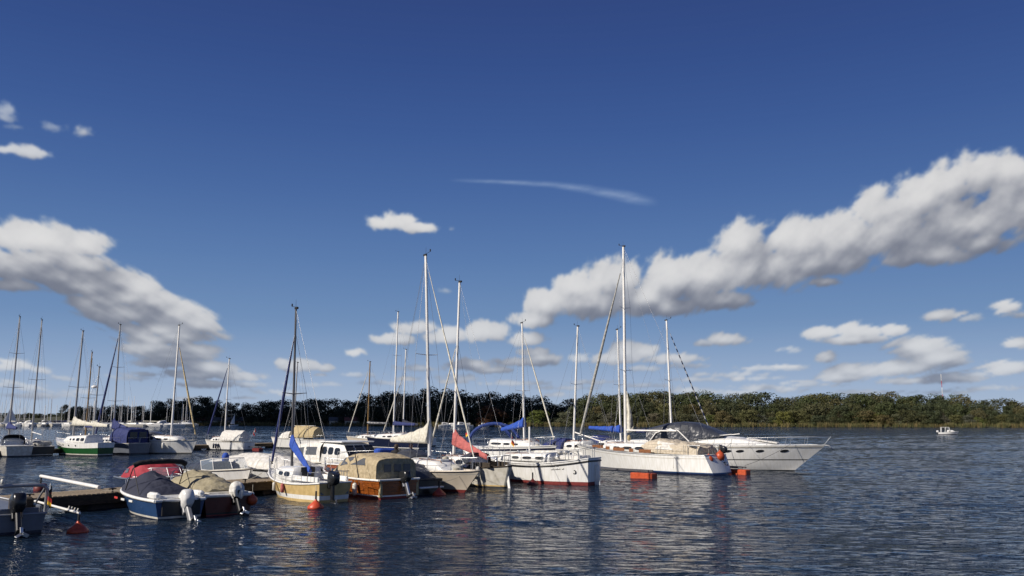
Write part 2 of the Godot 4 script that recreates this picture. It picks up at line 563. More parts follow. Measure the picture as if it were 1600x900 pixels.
	mat("ground", col(0.055, 0.06, 0.028), 0.95, noise_tex(21, 0.02, Color(0.6, 0.58, 0.5), w, 5), 0.05)
	mat("cloud_white", col(0.85, 0.85, 0.85), 1.0)
	mat("paving", col(0.22, 0.21, 0.19), 0.9, dirt, 0.4)
	mat("bark", col(0.055, 0.043, 0.032), 0.95, dirt, 0.5)
	mat("reed", Color.WHITE, 0.9).vertex_color_use_as_albedo = true
	for k in [["leaf_shade_dark", 1.0], ["leaf_mid", 1.0], ["leaf_olive", 1.0], ["leaf_yellow", 1.0], ["leaf_rust", 1.0], ["leaf_grey", 1.0]]:
		var m := mat(k[0], Color.WHITE, 0.75)
		m.vertex_color_use_as_albedo = true
		m.backlight_enabled = true
		m.backlight = Color(0.25, 0.28, 0.12)
	# water
	var wn := FastNoiseLite.new()
	wn.seed = 31
	wn.frequency = 0.011
	wn.fractal_octaves = 5
	wn.fractal_gain = 0.62
	wn.noise_type = FastNoiseLite.TYPE_SIMPLEX_SMOOTH
	wn.domain_warp_enabled = true
	wn.domain_warp_amplitude = 14.0
	wn.domain_warp_frequency = 0.012
	# ripples run towards the shore, so that they lean more along the lake than across it
	var hi := wn.get_seamless_image(768, 768)
	var hb := hi.get_data()
	var ni := Image.create(768, 768, false, Image.FORMAT_RGB8)
	for y in 768:
		var yn := ((y + 1) % 768) * 768
		var yp := ((y + 767) % 768) * 768
		for x in 768:
			var gx := (hb[y * 768 + (x + 1) % 768] - hb[y * 768 + (x + 767) % 768]) * 0.016
			var gy := (hb[yn + x] - hb[yp + x]) * 0.050
			var n := Vector3(-gx, gy, 1.0).normalized()
			ni.set_pixel(x, y, Color(n.x * 0.5 + 0.5, n.y * 0.5 + 0.5, n.z * 0.5 + 0.5))
	var wt := ImageTexture.create_from_image(ni)
	var wm := mat("water", col(0.006, 0.014, 0.027), 0.06)
	wm.metallic_specular = 0.36
	wm.normal_enabled = true
	wm.normal_texture = wt
	wm.normal_scale = 1.0
	wm.uv1_triplanar = true
	wm.uv1_world_triplanar = true
	wm.uv1_scale = Vector3(0.085, 0.1, 0.19)


# ---------------------------------------------------------------- water
var waves := []


func wave_height(x: float, d: float) -> float:
	var y := 0.0
	for v in waves:
		y += v[2] * sin(v[0] * x + v[1] * d + v[3])
	return y


func make_water() -> void:
	var rng := RandomNumberGenerator.new()
	rng.seed = 4
	for i in 16:
		var l := 0.30 * pow(1.18, i)  # wavelengths 0.3 to 3.6 m, running mostly towards and away from the shore
		var a := rng.randfn(0.10, 0.36)
		var kk := TAUV / l
		waves.append([kk * sin(a), kk * cos(a), 0.0031 * pow(l, 0.60) * rng.randf_range(0.7, 1.2), rng.randf() * TAUV])
	var cols := 640
	var near := 12.0
	var far := 300.0
	var rows := int(log(far / near) / 0.0042)
	var lanes := FastNoiseLite.new()  # gusts: livelier and calmer patches, drawn out across the wind
	lanes.seed = 19
	lanes.frequency = 0.05
	lanes.fractal_octaves = 3
	var pos := PackedVector3Array()
	var nor := PackedVector3Array()
	var idx := PackedInt32Array()
	for r in rows + 1:
		var d := near * pow(far / near, r / float(rows))
		var half := 0.72 * d + 4.0
		for c in cols + 1:
			var t := c / float(cols) * 2.0 - 1.0
			var x := t * half
			var e: float = (1.0 if r > 4 else r / 4.0) * smoothstep(0.0, 0.08, 1.0 - r / float(rows)) * smoothstep(0.0, 0.04, 1.0 - absf(t)) * clampf(1.0 + 1.1 * lanes.get_noise_2d(x * 0.45, d), 0.45, 1.6)
			var y := 0.0
			var gx := 0.0
			var gd := 0.0
			for v in waves:
				var ph: float = v[0] * x + v[1] * d + v[3]
				y += v[2] * sin(ph)
				var cs: float = v[2] * cos(ph)
				gx += cs * v[0]
				gd += cs * v[1]
			pos.append(Vector3(x, y * e, -d))
			nor.append(Vector3(-gx * e, 1.0, gd * e).normalized())
	var st := cols + 1
	for r in rows:
		for c in cols:
			var a := r * st + c
			idx.append_array([a, a + st, a + 1, a + 1, a + st, a + st + 1])
	# the rest of the lake is a level sheet round the rippled part
	var n := pos.size()
	var hn := 0.72 * near + 4.0
	var hf := 0.72 * far + 4.0
	for p in [[-hn, -near], [hn, -near], [hf, -far], [-hf, -far], [-3000, 200], [3000, 200], [3000, -3000], [-3000, -3000]]:
		pos.append(Vector3(p[0], 0, p[1]))
		nor.append(Vector3.UP)
	for q in [[4, 5, 1, 0], [5, 6, 2, 1], [6, 7, 3, 2], [7, 4, 0, 3]]:
		idx.append_array([n + q[0], n + q[2], n + q[1], n + q[0], n + q[3], n + q[2]])
	var arr := []
	arr.resize(Mesh.ARRAY_MAX)
	arr[Mesh.ARRAY_VERTEX] = pos
	arr[Mesh.ARRAY_NORMAL] = nor
	arr[Mesh.ARRAY_INDEX] = idx
	var mesh := ArrayMesh.new()
	mesh.add_surface_from_arrays(Mesh.PRIMITIVE_TRIANGLES, arr)
	var o := piece(self, "water", mesh, "water")
	tag(o, "", "", "", "structure")


# ---------------------------------------------------------------- boat kit: x to the bow, y up from the waterline, z to starboard
const HULL := {"L": 6.0, "B": 2.2, "fb": 1.0, "fm": 0.75, "fs": 0.8, "tr": 0.75, "sm": 0.42, "p": 2.2, "rk": 0.6, "sr": 0.0, "ka": 0.88, "kb": 0.55, "fl": 1.0, "dr": 0.4}


func hull_of(d: Dictionary) -> Dictionary:
	var h := HULL.duplicate()
	h.merge(d, true)
	return h


func hull_y(h: Dictionary, s: float) -> float:
	return 2.0 * (s - 0.5) * (s - 1.0) * h.fs + 4.0 * s * (1.0 - s) * h.fm + 2.0 * s * (s - 0.5) * h.fb


func hull_w(h: Dictionary, s: float) -> float:
	var w: float
	if s < h.sm:
		w = lerpf(h.tr, 1.0, sin(PI / 2 * s / h.sm))
	else:
		w = 1.0 - pow((s - h.sm) / (1.0 - h.sm), h.p)
	return maxf(h.B * 0.5 * w, 0.02)


func hull_pt(h: Dictionary, s: float, y: float, side: float) -> Vector3:
	var ys := hull_y(h, s)
	var bs := hull_w(h, s)
	var bw := bs * lerpf(h.ka, h.kb, s * s)
	var half: float
	if y >= 0.0:
		half = lerpf(bw, bs, pow(minf(y / ys, 1.0), h.fl))
	else:
		half = bw * sqrt(maxf(0.0, 1.0 - pow(y / h.dr, 2.0)))
	var xs: float = -h.L * 0.5 + h.sr * (1.0 - y / h.fs)
	var xb: float = h.L * 0.5 - h.rk * (1.0 - y / h.fb)
	return Vector3(lerpf(xs, xb, s), y, side * half)


func hull_s(h: Dictionary, x: float) -> float:
	return clampf(x / h.L + 0.5, 0.0, 1.0)


func deck_y(h: Dictionary, x: float) -> float:
	return hull_y(h, hull_s(h, x))


func deck_w(h: Dictionary, x: float) -> float:
	return hull_w(h, hull_s(h, x))


# the strip of the hull between two levels, each [metres, share of the sheer height]
func hull_band(parent: Node, called: String, h: Dictionary, a: Array, b: Array, m: String, rows := 4, out := 0.0) -> MeshInstance3D:
	var st := new_st()
	var n := 20
	for side in [-1.0, 1.0]:
		var rings := []
		for i in n + 1:
			var s := i / float(n)
			var ys := hull_y(h, s)
			var ring := PackedVector3Array()
			for j in rows + 1:
				var y: float = lerpf(a[0] + a[1] * ys, b[0] + b[1] * ys, j / float(rows))
				ring.append(hull_pt(h, s, y, side) + Vector3(0, 0, out * side))
			rings.append(ring)
		loft(st, rings, false, false)
	st.set_smooth_group(1)
	var ends := []
	for j in rows + 1:
		var y: float = lerpf(a[0] + a[1] * h.fs, b[0] + b[1] * h.fs, j / float(rows))
		var p := hull_pt(h, 0.0, y, 1.0)
		var ring := PackedVector3Array()
		for k in 7:
			var t := k / 3.0 - 1.0
			ring.append(Vector3(p.x - (1.0 - t * t) * 0.05 * h.B * 0.5 - out, p.y, p.z * t))
		ends.append(ring)
	loft(st, ends, false, false)
	st.set_smooth_group(0)
	return part(parent, called, st, m)


func hull_deck(parent: Node, h: Dictionary, m: String, drop := 0.03) -> void:
	var st := new_st()
	var rings := []
	for i in 21:
		var s := i / 20.0
		var y := hull_y(h, s) - drop
		var e := hull_pt(h, s, y, 1.0)
		var ring := PackedVector3Array()
		for k in 7:
			var t := k / 3.0 - 1.0
			ring.append(Vector3(e.x - (0.05 * h.B * 0.5 * (1.0 - t * t) if i == 0 else 0.0), y + (1.0 - t * t) * e.z * 0.07, e.z * t))
		rings.append(ring)
	loft(st, rings, false, false)
	part(parent, "deck", st, m)


func hull_rail(parent: Node, called: String, h: Dictionary, m: String, r := 0.03, drop := 0.0) -> void:
	var st := new_st()
	var pts := []
	for i in range(-20, 21):
		var s := 1.0 - absf(i) / 20.0
		pts.append(hull_pt(h, s, hull_y(h, s) - drop, signf(i) if i != 0 else 1.0) * Vector3(1, 1, 1.0 if i != 0 else 0.0))
	tube(st, pts, r, -1.0, 6)
	var c := hull_pt(h, 0.0, h.fs - drop, 1.0)
	tube(st, [c, Vector3(c.x - 0.05 * h.B * 0.5, c.y, 0), Vector3(c.x, c.y, -c.z)], r, -1.0, 6)
	part(parent, called, st, m)


func build_hull(parent: Node, h: Dictionary, top: String, stripe: String, bottom: String, deck_m := "deck", boot := 0.07) -> void:
	hull_band(parent, "underwater_hull", h, [-h.dr * 0.98, 0], [boot, 0], bottom, 4)
	hull_band(parent, "waterline_stripe", h, [boot, 0], [boot + 0.06, 0], stripe, 1)
	hull_band(parent, "hull", h, [boot + 0.06, 0], [0, 1], top, 5)
	hull_deck(parent, h, deck_m)


# trunk cabin; returns its side as a function of (along, up)
func cabin(parent: Node, called: String, c: Dictionary, m: String) -> Callable:
	var d := {"x0": 0.0, "x1": 2.0, "w0": 0.7, "w1": 0.5, "h0": 0.5, "h1": 0.35, "y0": 0.8, "y1": 0.8, "tum": 0.22, "front": 0.5, "aft": 0.05, "crown": 0.06}
	d.merge(c, true)
	var ring_at := func(u: float) -> PackedVector3Array:
		var x := lerpf(d.x0, d.x1, u)
		var w := lerpf(d.w0, d.w1, u * u)
		var y := lerpf(d.y0, d.y1, u) - 0.03
		var hh := lerpf(d.h0, d.h1, u) + 0.03
		var k := clampf((d.x1 - x) / maxf(d.front, 0.001), 0.04, 1.0)
		k = minf(k, clampf((x - d.x0) / maxf(d.aft, 0.001), 0.04, 1.0))
		hh *= k
		var t: float = d.tum * hh
		var r := PackedVector3Array()
		for q in [[-w, 0.0], [-w + t, 0.86 * hh], [-w + t + 0.06, 0.97 * hh], [-w * 0.5, hh + d.crown * 0.75 * k], [0.0, hh + d.crown * k], [w * 0.5, hh + d.crown * 0.75 * k], [w - t - 0.06, 0.97 * hh], [w - t, 0.86 * hh], [w, 0.0]]:
			r.append(Vector3(x, y + q[1], q[0]))
		return r
	var st := new_st()
	var rings := []
	var us := [0.0, d.aft / (d.x1 - d.x0)]
	for i in 8:
		us.append(lerpf(us[1], 1.0 - d.front / (d.x1 - d.x0), (i + 1) / 8.0))
	us.append(1.0 - d.front * 0.5 / (d.x1 - d.x0))
	us.append(1.0)
	for u in us:
		rings.append(ring_at.call(u))
	loft(st, rings, true, true)
	part(parent, called, st, m)
	return func(side: float, u: float, v: float) -> Vector3:
		var r: PackedVector3Array = ring_at.call(u)
		var a: Vector3 = r[0].lerp(r[1], v)
		return Vector3(a.x, a.y, a.z if side < 0.0 else -a.z)


func windows_on(parent: Node, f: Callable, spots: Array, m := "glass", called := "window", r := 0.3, sides := [-1.0, 1.0], off := 0.012) -> void:
	for side in sides:
		for q in spots:
			var st := new_st()
			panel_on(st, func(u: float, v: float) -> Vector3: return f.call(side, u, v), rounded(q[0], q[1], q[2], q[3], r), off)
			part(parent, called, st, m)


# like panel(), lifted away from the boat's middle line
func panel_on(st: SurfaceTool, f: Callable, outline: Array, off: float) -> void:
	var mid := Vector2.ZERO
	for p in outline:
		mid += p
	mid /= outline.size()
	var c: Vector3 = f.call(mid.x, mid.y)
	var n: Vector3 = (f.call(mid.x + 0.02, mid.y) - f.call(mid.x - 0.02, mid.y)).cross(f.call(mid.x, mid.y + 0.02) - f.call(mid.x, mid.y - 0.02)).normalized()
	var away := Vector3(0, 0.3, c.z)
	if n.dot(away) < 0.0:
		n = -n
	smooth(st, false)
	for i in outline.size():
		var a: Vector2 = outline[i]
		var b: Vector2 = outline[(i + 1) % outline.size()]
		var pa: Vector3 = f.call(a.x, a.y)
		var pb: Vector3 = f.call(b.x, b.y)
		tri(st, c + n * off, pa + n * off, pb + n * off)
		quad(st, pa - n * 0.01, pb - n * 0.01, pb + n * off, pa + n * off)
	smooth(st, true)


# canvas stretched over hoops: stations [x, half width, y of the edge, height, squareness]; returns its surface as a function of (side, along, round)
func canvas(parent: Node, called: String, stations: Array, m: String, front := true, back := true, wrinkle := 0.012, n := 22) -> Callable:
	var ws := FastNoiseLite.new()
	ws.seed = 17
	ws.frequency = 1.7
	ws.fractal_octaves = 3
	var f := func(side: float, u: float, v: float) -> Vector3:
		var k: float = clampf(u, 0.0, 0.9999) * (stations.size() - 1)
		var i := int(k)
		var a: Array = stations[i]
		var b: Array = stations[i + 1]
		var t := k - i
		var e := lerpf(a[4], b[4], t)
		var ang: float = PI * clampf(v, 0.0, 1.0)
		var cz := cos(ang)
		var z: float = lerpf(a[1], b[1], t) * signf(cz) * pow(absf(cz), e)
		var y: float = lerpf(a[2], b[2], t) + lerpf(a[3], b[3], t) * pow(maxf(sin(ang), 0.0), e)
		return Vector3(lerpf(a[0], b[0], t), y, z * side)
	var st := new_st()
	var rings := []
	var steps := (stations.size() - 1) * 7
	for i in steps + 1:
		var ring := PackedVector3Array()
		for j in n + 1:
			var p: Vector3 = f.call(1.0, i / float(steps), j / float(n))
			var q := ws.get_noise_3d(p.x + stations[0][0], p.y * 1.6, p.z) * wrinkle * 2.2 * sin(PI * j / float(n))
			ring.append(p + Vector3(q * 0.4, q, q * signf(p.z)))
		rings.append(ring)
	loft(st, rings, false, false)
	smooth(st, false)
	if back:
		fan(st, rings[0], true)
	if front:
		fan(st, rings[-1], false)
	part(parent, called, st, m)
	return f


func outboard(parent: Node, at: Vector3, cowl: String, leg: String, tilt := 0.0, size := 1.0) -> void:
	var st := new_st()
	box(st, Vector3(-0.10, -0.30, 0) * size, Vector3(0.16, 0.62, 0.13) * size, 0.03)
	box(st, Vector3(0.03, -0.06, 0) * size, Vector3(0.16, 0.26, 0.24) * size, 0.02)
	var o := part(parent, "outboard_motor", st, leg)
	o.position = at
	o.rotation.z = -deg_to_rad(tilt)
	st = new_st()
	var rings := []
	for q in [[-0.06, 0.13, 0.09, -0.12], [0.0, 0.23, 0.14, -0.13], [0.05, 0.27, 0.158, -0.14], [0.20, 0.285, 0.165, -0.15], [0.34, 0.27, 0.155, -0.16], [0.40, 0.24, 0.135, -0.15], [0.425, 0.19, 0.10, -0.14]]:
		var ring := PackedVector3Array()
		for j in 14:
			var a := TAUV * j / 14
			ring.append(Vector3(q[3] + q[1] * signf(cos(a)) * pow(absf(cos(a)), 0.5), q[0] + (0.06 * cos(a) if q[0] > 0.3 else 0.0), q[2] * signf(sin(a)) * pow(absf(sin(a)), 0.5)) * size)
		rings.append(ring)
	loft(st, rings)
	part(o, "cowl", st, cowl)
	st = new_st()
	ball(st, Vector3(-0.14, -0.72, 0) * size, Vector3(0.24, 0.055, 0.055) * size, 10)
	box(st, Vector3(-0.20, -0.60, 0) * size, Vector3(0.34, 0.03, 0.18) * size, 0.01)
	box(st, Vector3(-0.12, -0.84, 0) * size, Vector3(0.16, 0.16, 0.025) * size, 0.01)
	part(o, "gearcase", st, leg)
	st = new_st()
	for k in 3:
		var b := Basis(Vector3.RIGHT, TAUV * k / 3.0) * Basis(Vector3.UP, 0.6)
		box(st, Vector3(-0.40, -0.72, 0) * size + Basis(Vector3.RIGHT, TAUV * k / 3.0) * Vector3(0, 0.085, 0) * size, Vector3(0.02, 0.15, 0.09) * size, 0.008, b)
	part(o, "propeller", st, "steel")


func pulpit(parent: Node, h: Dictionary, s0: float, up: float, called := "pulpit", bow := true, m := "steel") -> void:
	var st := new_st()
	var r := 0.014
	var se := 1.0 if bow else 0.0
	var loop := []
	for i in range(-6, 7):
		var t := absf(i) / 6.0
		var s := lerpf(se, s0, t)
		var p := hull_pt(h, s, hull_y(h, s), signf(i) if i != 0 else 1.0)
		p.z *= (0.9 if i != 0 else 0.0)
		if bow and absi(i) <= 2:
			p.z = i * 0.09
			p.x += 0.08
		loop.append(p + Vector3(0, up, 0))
	tube(st, loop, r, -1.0, 5)
	for i in ([1, 3, 5, 8, 10, 12] if bow else [0, 3, 6, 9, 12]):
		if i < loop.size():
			var p: Vector3 = loop[i]
			tube(st, [p, Vector3(p.x - (0.06 if bow else 0.0), deck_y(h, p.x), p.z)], r, -1.0, 5)
	part(parent, called, st, m)


func lifelines(parent: Node, h: Dictionary, s_list: Array, up := 0.55) -> void:
	for side in [-1.0, 1.0]:
		var tops := []
		for s in s_list:
			var p := hull_pt(h, s, hull_y(h, s), side)
			p.z *= 0.94
			rod(parent, "stanchion", p, p + Vector3(0, up, 0), 0.012, "steel", -1.0, 5)
			tops.append(p + Vector3(0, up - 0.01, 0))
		for lv in [0.0, up * 0.5]:
			var st := new_st()
			var line := []
			for t in tops:
				line.append(t - Vector3(0, lv, 0))
			tube(st, line, 0.006, -1.0, 4)
			part(parent, "lifeline", st, "wire")


# mast, wires, boom and furled sails
func rig(parent: Node, h: Dictionary, r: Dictionary) -> void:
	var d := {"x": 0.3, "y": 1.0, "top": 9.0, "rake": 0.18, "mr": 0.065, "m": "mast_white", "sp": [[0.52, 0.5]], "ff": 0.97, "furl": "", "fr": 0.055, "fore": 0.0, "back": true, "boom": 0.0, "by": 0.9, "dy": 0.0, "cover": "", "ch": 0.4, "cm": 0.16, "vane": true, "w": 0.9, "bm": "", "called": "mast"}
	d.merge(r, true)
	var foot := Vector3(d.x, d.y, 0)
	var tip := Vector3(d.x - d.rake, d.top, 0)
	var along := func(t: float) -> Vector3: return foot.lerp(tip, t)
	var mast := rod(parent, d.called, foot, tip, d.mr, d.m, d.mr * 0.72, 8)
	var masthead: Vector3 = tip
	if d.vane:
		var st := new_st()
		tube(st, [masthead, masthead + Vector3(0.02, 0.42, 0.0)], 0.008, 0.005, 4)
		tube(st, [masthead + Vector3(0.0, 0.10, 0), masthead + Vector3(0.36, 0.16, 0)], 0.010, -1.0, 4)
		box(st, masthead + Vector3(0.36, 0.22, 0), Vector3(0.05, 0.12, 0.05), 0.01)
		box(st, masthead + Vector3(-0.05, 0.05, 0), Vector3(0.22, 0.10, 0.10), 0.02)
		part(mast, "masthead_fitting", st, "dark")
	var deckpt := func(x: float, side: float) -> Vector3:
		return Vector3(x, deck_y(h, x), side * deck_w(h, x) * d.w)
	for side in [-1.0, 1.0]:
		var line := [along.call(0.98 if d.ff > 0.9 else d.ff)]
		for k in range(d.sp.size() - 1, -1, -1):
			var q: Array = d.sp[k]
			line.append(along.call(q[0]) + Vector3(-0.08, 0.05, side * q[1]))
		line.append(deckpt.call(d.x - 0.12, side))
		var st := new_st()
		for i in line.size() - 1:
			tube(st, [line[i], line[i + 1]], 0.0075, -1.0, 4)
		part(parent, "shroud", st, "wire")
		st = new_st()
		tube(st, [along.call(d.sp[0][0] - 0.02), deckpt.call(d.x + 0.28, side)], 0.0065, -1.0, 4)
		part(parent, "lower_shroud", st, "wire")
		for q in d.sp:
			rod(mast, "spreader", along.call(q[0]), along.call(q[0]) + Vector3(-0.08, 0.05, side * q[1]), 0.022, d.m, 0.014, 5)
	var fx: float = d.fore if d.fore != 0.0 else h.L * 0.5 - 0.12
	var bow := Vector3(fx, deck_y(h, fx) + 0.05, 0)
	var head: Vector3 = along.call(d.ff)
	rod(parent, "forestay", bow, head, 0.008, "wire", -1.0, 4)
	if d.furl:
		var st := new_st()
		var pts := []
		for i in 13:
			pts.append(bow.lerp(head, lerpf(0.05, 0.93, i / 12.0)))
		var rings := []
		var dir := (head - bow).normalized()
		var u := dir.cross(Vector3.BACK).normalized()
		for i in 13:
			var rr: float = d.fr * (0.55 + 0.75 * sin(PI * minf(0.97, 0.12 + i / 13.5))) * (1.0 - 0.35 * i / 12.0)
			rings.append(circle(pts[i], u * rr, Vector3.BACK * rr, 8))
		loft(st, rings)
		part(parent, "furled_genoa", st, d.furl)
		st = new_st()
		lathe(st, bow + dir * 0.22, [[0.05, -0.06], [0.07, -0.05], [0.035, -0.03], [0.035, 0.03], [0.07, 0.05], [0.05, 0.06]], 10)
		part(parent, "furling_drum", st, "dark")
	if d.back:
		rod(parent, "backstay", Vector3(-h.L * 0.5 + 0.1, h.fs, 0), tip, 0.0075, "wire", -1.0, 4)
	if d.boom > 0.0:
		var g: Vector3 = along.call(d.by / (d.top - d.y)) + Vector3(-0.10, 0, 0)
		var e := g + Vector3(-d.boom, d.dy, 0)
		var bo := rod(parent, "boom", g, e, 0.05, d.bm if d.bm else d.m, 0.04, 8)
		rod(parent, "topping_lift", e, along.call(0.99), 0.005, "wire", -1.0, 4)
		if d.cover:
			var st := new_st()
			var rings := []
			var n := 12
			for i in n + 1:
				var t := i / float(n)
				var c := (g + Vector3(0.13, 0, 0)).lerp(e, t)
				var hh: float = lerpf(d.ch, 0.12, pow(t, 0.45)) * (1.0 + 0.06 * sin(i * 2.3))
				var ww: float = lerpf(d.cm, 0.07, t)
				var ring := PackedVector3Array()
				for j in 12:
					var a := TAUV * j / 12
					var up := sin(a)
					ring.append(c + Vector3(0, (hh if up > 0.0 else 0.13) * up, ww * cos(a) * (1.0 - 0.45 * maxf(up, 0.0))))
				rings.append(ring)
			loft(st, rings)
			part(bo, "sail_cover", st, d.cover)


func flag(parent: Node, foot: Vector3, up: float, colors: Array, size := Vector2(0.5, 0.3), limp := 0.5, lean := 0.2) -> void:
	var tip := foot + Vector3(-lean, up, 0)
	var staff := rod(parent, "flagstaff", foot, tip, 0.013, "mast_white", 0.010, 5)
	for c in colors.size():
		var st := new_st()
		var rings := []
		for i in 9:
			var t := i / 8.0
			var ring := PackedVector3Array()
			for j in 3:
				var v := (c + j * 0.5) / colors.size()
				var p := tip.lerp(foot, 0.05 + v * size.y / up)
				ring.append(p + Vector3(-t * size.x * (1.0 - limp) - 0.01, -t * size.x * limp * 0.95, 0.05 * sin(t * 7.0 + v * 2.0)))
			rings.append(ring)
		loft(st, rings, false, false)
		part(staff, "flag_stripe", st, colors[c])


func windscreen(parent: Node, x: float, y: float, w: float, hh: float, back := 0.35, wrap := 0.8, m := "alloy") -> void:
	var st := new_st()
	var gs := new_st()
	var low := []
	var top := []
	for k in [[-1.0, -wrap], [-0.9, -0.15], [0.0, 0.0], [0.9, -0.15], [1.0, -wrap]]:
		low.append(Vector3(x + k[1], y, k[0] * w))
		top.append(Vector3(x + k[1] - back, y + hh * (0.75 if k[1] == -wrap else 1.0), k[0] * w * 0.9))
	tube(st, low, 0.018, -1.0, 5)
	tube(st, top, 0.018, -1.0, 5)
	for i in 5:
		tube(st, [low[i], top[i]], 0.015, -1.0, 5)
	var fr := part(parent, "windscreen_frame", st, m)
	smooth(gs, false)
	for i in 4:
		quad(gs, low[i], low[i + 1], top[i + 1], top[i])
	part(fr, "windscreen_pane", gs, "pane")


func heading(o: Node3D, hx: float, hd: float) -> void:
	o.rotation.y = atan2(hd, hx)


# a boat with its stern (or bow) at (x, d) metres right of and ahead of the quay's edge
func boat(called: String, label: String, category: String, group: String, x: float, d: float, hx: float, hd: float, off: float, heel := 0.0) -> Node3D:
	var l := Vector2(hx, hd).length()
	var o := thing(called, label, category, Vector3(x + hx / l * off, 0, -(d + hd / l * off)), atan2(hd, hx), group)
	o.rotation.x = deg_to_rad(heel)
	return o


func fender(o: Node3D, local: Vector3, m: String, label: String, r := 0.10, l := 0.5, group := "fenders hung over boat sides") -> void:
	var at := o.transform * local
	var f := thing("fender", label, "fender", at, o.rotation.y, group)
	var st := new_st()
	lathe(st, Vector3.ZERO, [[0.02, -l * 0.5], [r * 0.7, -l * 0.47], [r, -l * 0.38], [r, l * 0.36], [r * 0.7, l * 0.46], [0.03, l * 0.5]], 10)
	part(f, "body", st, m)
	rod(f, "lanyard", Vector3(0, l * 0.48, 0), Vector3(0, l * 0.5 + 0.3, 0), 0.008, "rope", -1.0, 4)


func ball_fender(o: Node3D, local: Vector3, m: String, label: String, r := 0.2) -> void:
	var at := o.transform * local
	var f := thing("ball_fender", label, "fender", at, 0.0, "round fenders hung from boats")
	var st := new_st()
	lathe(st, Vector3.ZERO, [[0.03, -r], [r * 0.6, -r * 0.8], [r * 0.93, -r * 0.4], [r, 0.0], [r * 0.93, r * 0.4], [r * 0.62, r * 0.78], [r * 0.25, r * 1.05], [r * 0.15, r * 1.3]], 14)
	part(f, "body", st, m)
	rod(f, "lanyard", Vector3(0, r * 1.25, 0), Vector3(0, r * 1.25 + 0.3, 0), 0.009, "rope", -1.0, 4)


func mooring_line(a: Vector3, b: Vector3, sag: float, label: String, m := "rope") -> void:
	var st := new_st()
	var mid := (a + b) * 0.5
	var pts := []
	for p in bend(a, b, sag):
		pts.append(p - mid)
	tube(st, pts, 0.011, -1.0, 5)
	lone("mooring_line", st, m, label, "rope", mid, 0.0, "mooring lines between boats and pier")


# cloth bag tied over a motor: falls in folds from a rounded top
func draped_bag(parent: Node, c: Vector3, r: float, tall: float, m: String) -> void:
	var st := new_st()
	var rings := []
	for q in [[0.0, 0.62], [0.2, 0.86], [0.45, 1.0], [0.7, 0.98], [0.88, 0.74], [0.97, 0.40], [1.0, 0.08]]:
		var ring := PackedVector3Array()
		for j in 24:
			var a := TAUV * j / 24
			var fold: float = 1.0 + (1.0 - q[0]) * 0.32 * sin(a * 5.0 + q[0] * 2.0) + 0.05 * sin(a * 3.0 + 1.0)
			ring.append(c + Vector3(cos(a) * r * 1.25 * q[1] * fold - (1.0 - q[0]) * 0.10, tall * (q[0] - 0.5) + 0.05 * sin(a * 2.0) * (1.0 - q[0]), sin(a) * r * q[1] * fold))
		rings.append(ring)
	loft(st, rings)
	part(parent, "motor_bag", st, m)


# hatch, vents, winches, a coil of rope and a sail bag on deck
func deck_gear(o: Node3D, h: Dictionary, x: float, top: float, aft: float) -> void:
	var st := new_st()
	box(st, Vector3(x, top + 0.05, 0), Vector3(0.52, 0.08, 0.5), 0.02)
	var hatch := part(o, "hatch", st, "gelcoat")
	st = new_st()
	box(st, Vector3(x, top + 0.095, 0), Vector3(0.42, 0.02, 0.4), 0.005)
	part(hatch, "hatch_pane", st, "glass")
	for side in [-1.0, 1.0]:
		st = new_st()
		lathe(st, Vector3(aft, deck_y(h, aft) + 0.26, side * 0.68), [[0.075, 0.0], [0.06, 0.03], [0.05, 0.08], [0.065, 0.13], [0.05, 0.15]], 10)
		part(o, "winch", st, "steel")
		st = new_st()
		tube(st, [Vector3(x - 0.4, top - 0.02, side * 0.42), Vector3(x - 0.4, top + 0.14, side * 0.42), Vector3(x - 0.32, top + 0.2, side * 0.42)], 0.045, 0.06, 8)
		part(o, "vent_cowl", st, "steel")
		st = new_st()
		tube(st, [Vector3(x + 0.5, top - 0.06, side * 0.36), Vector3(x + 0.4, top + 0.06, side * 0.38), Vector3(x - 1.0, top + 0.10, side * 0.5), Vector3(x - 1.1, top, side * 0.5)], 0.018, -1.0, 6)
		part(o, "grab_rail", st, "teak")
	st = new_st()
	for k in 3:
		lathe(st, Vector3(h.L * 0.30, deck_y(h, h.L * 0.30) + 0.03 + 0.03 * k, 0.12), [[0.10, 0.0], [0.16 - 0.02 * k, 0.0], [0.17 - 0.02 * k, 0.015], [0.16 - 0.02 * k, 0.03], [0.10, 0.03]], 12)
	part(o, "coiled_rope", st, "rope")
	st = new_st()
	ball(st, Vector3(h.L * 0.22, deck_y(h, h.L * 0.22) + 0.12, -0.25), Vector3(0.5, 0.15, 0.17), 10)
	part(o, "sail_bag", st, "grey_canvas")


# ---------------------------------------------------------------- piers and mooring booms
const PX := 0.5625
const PD := 0.827
const HX := -0.66
const HD := 0.75


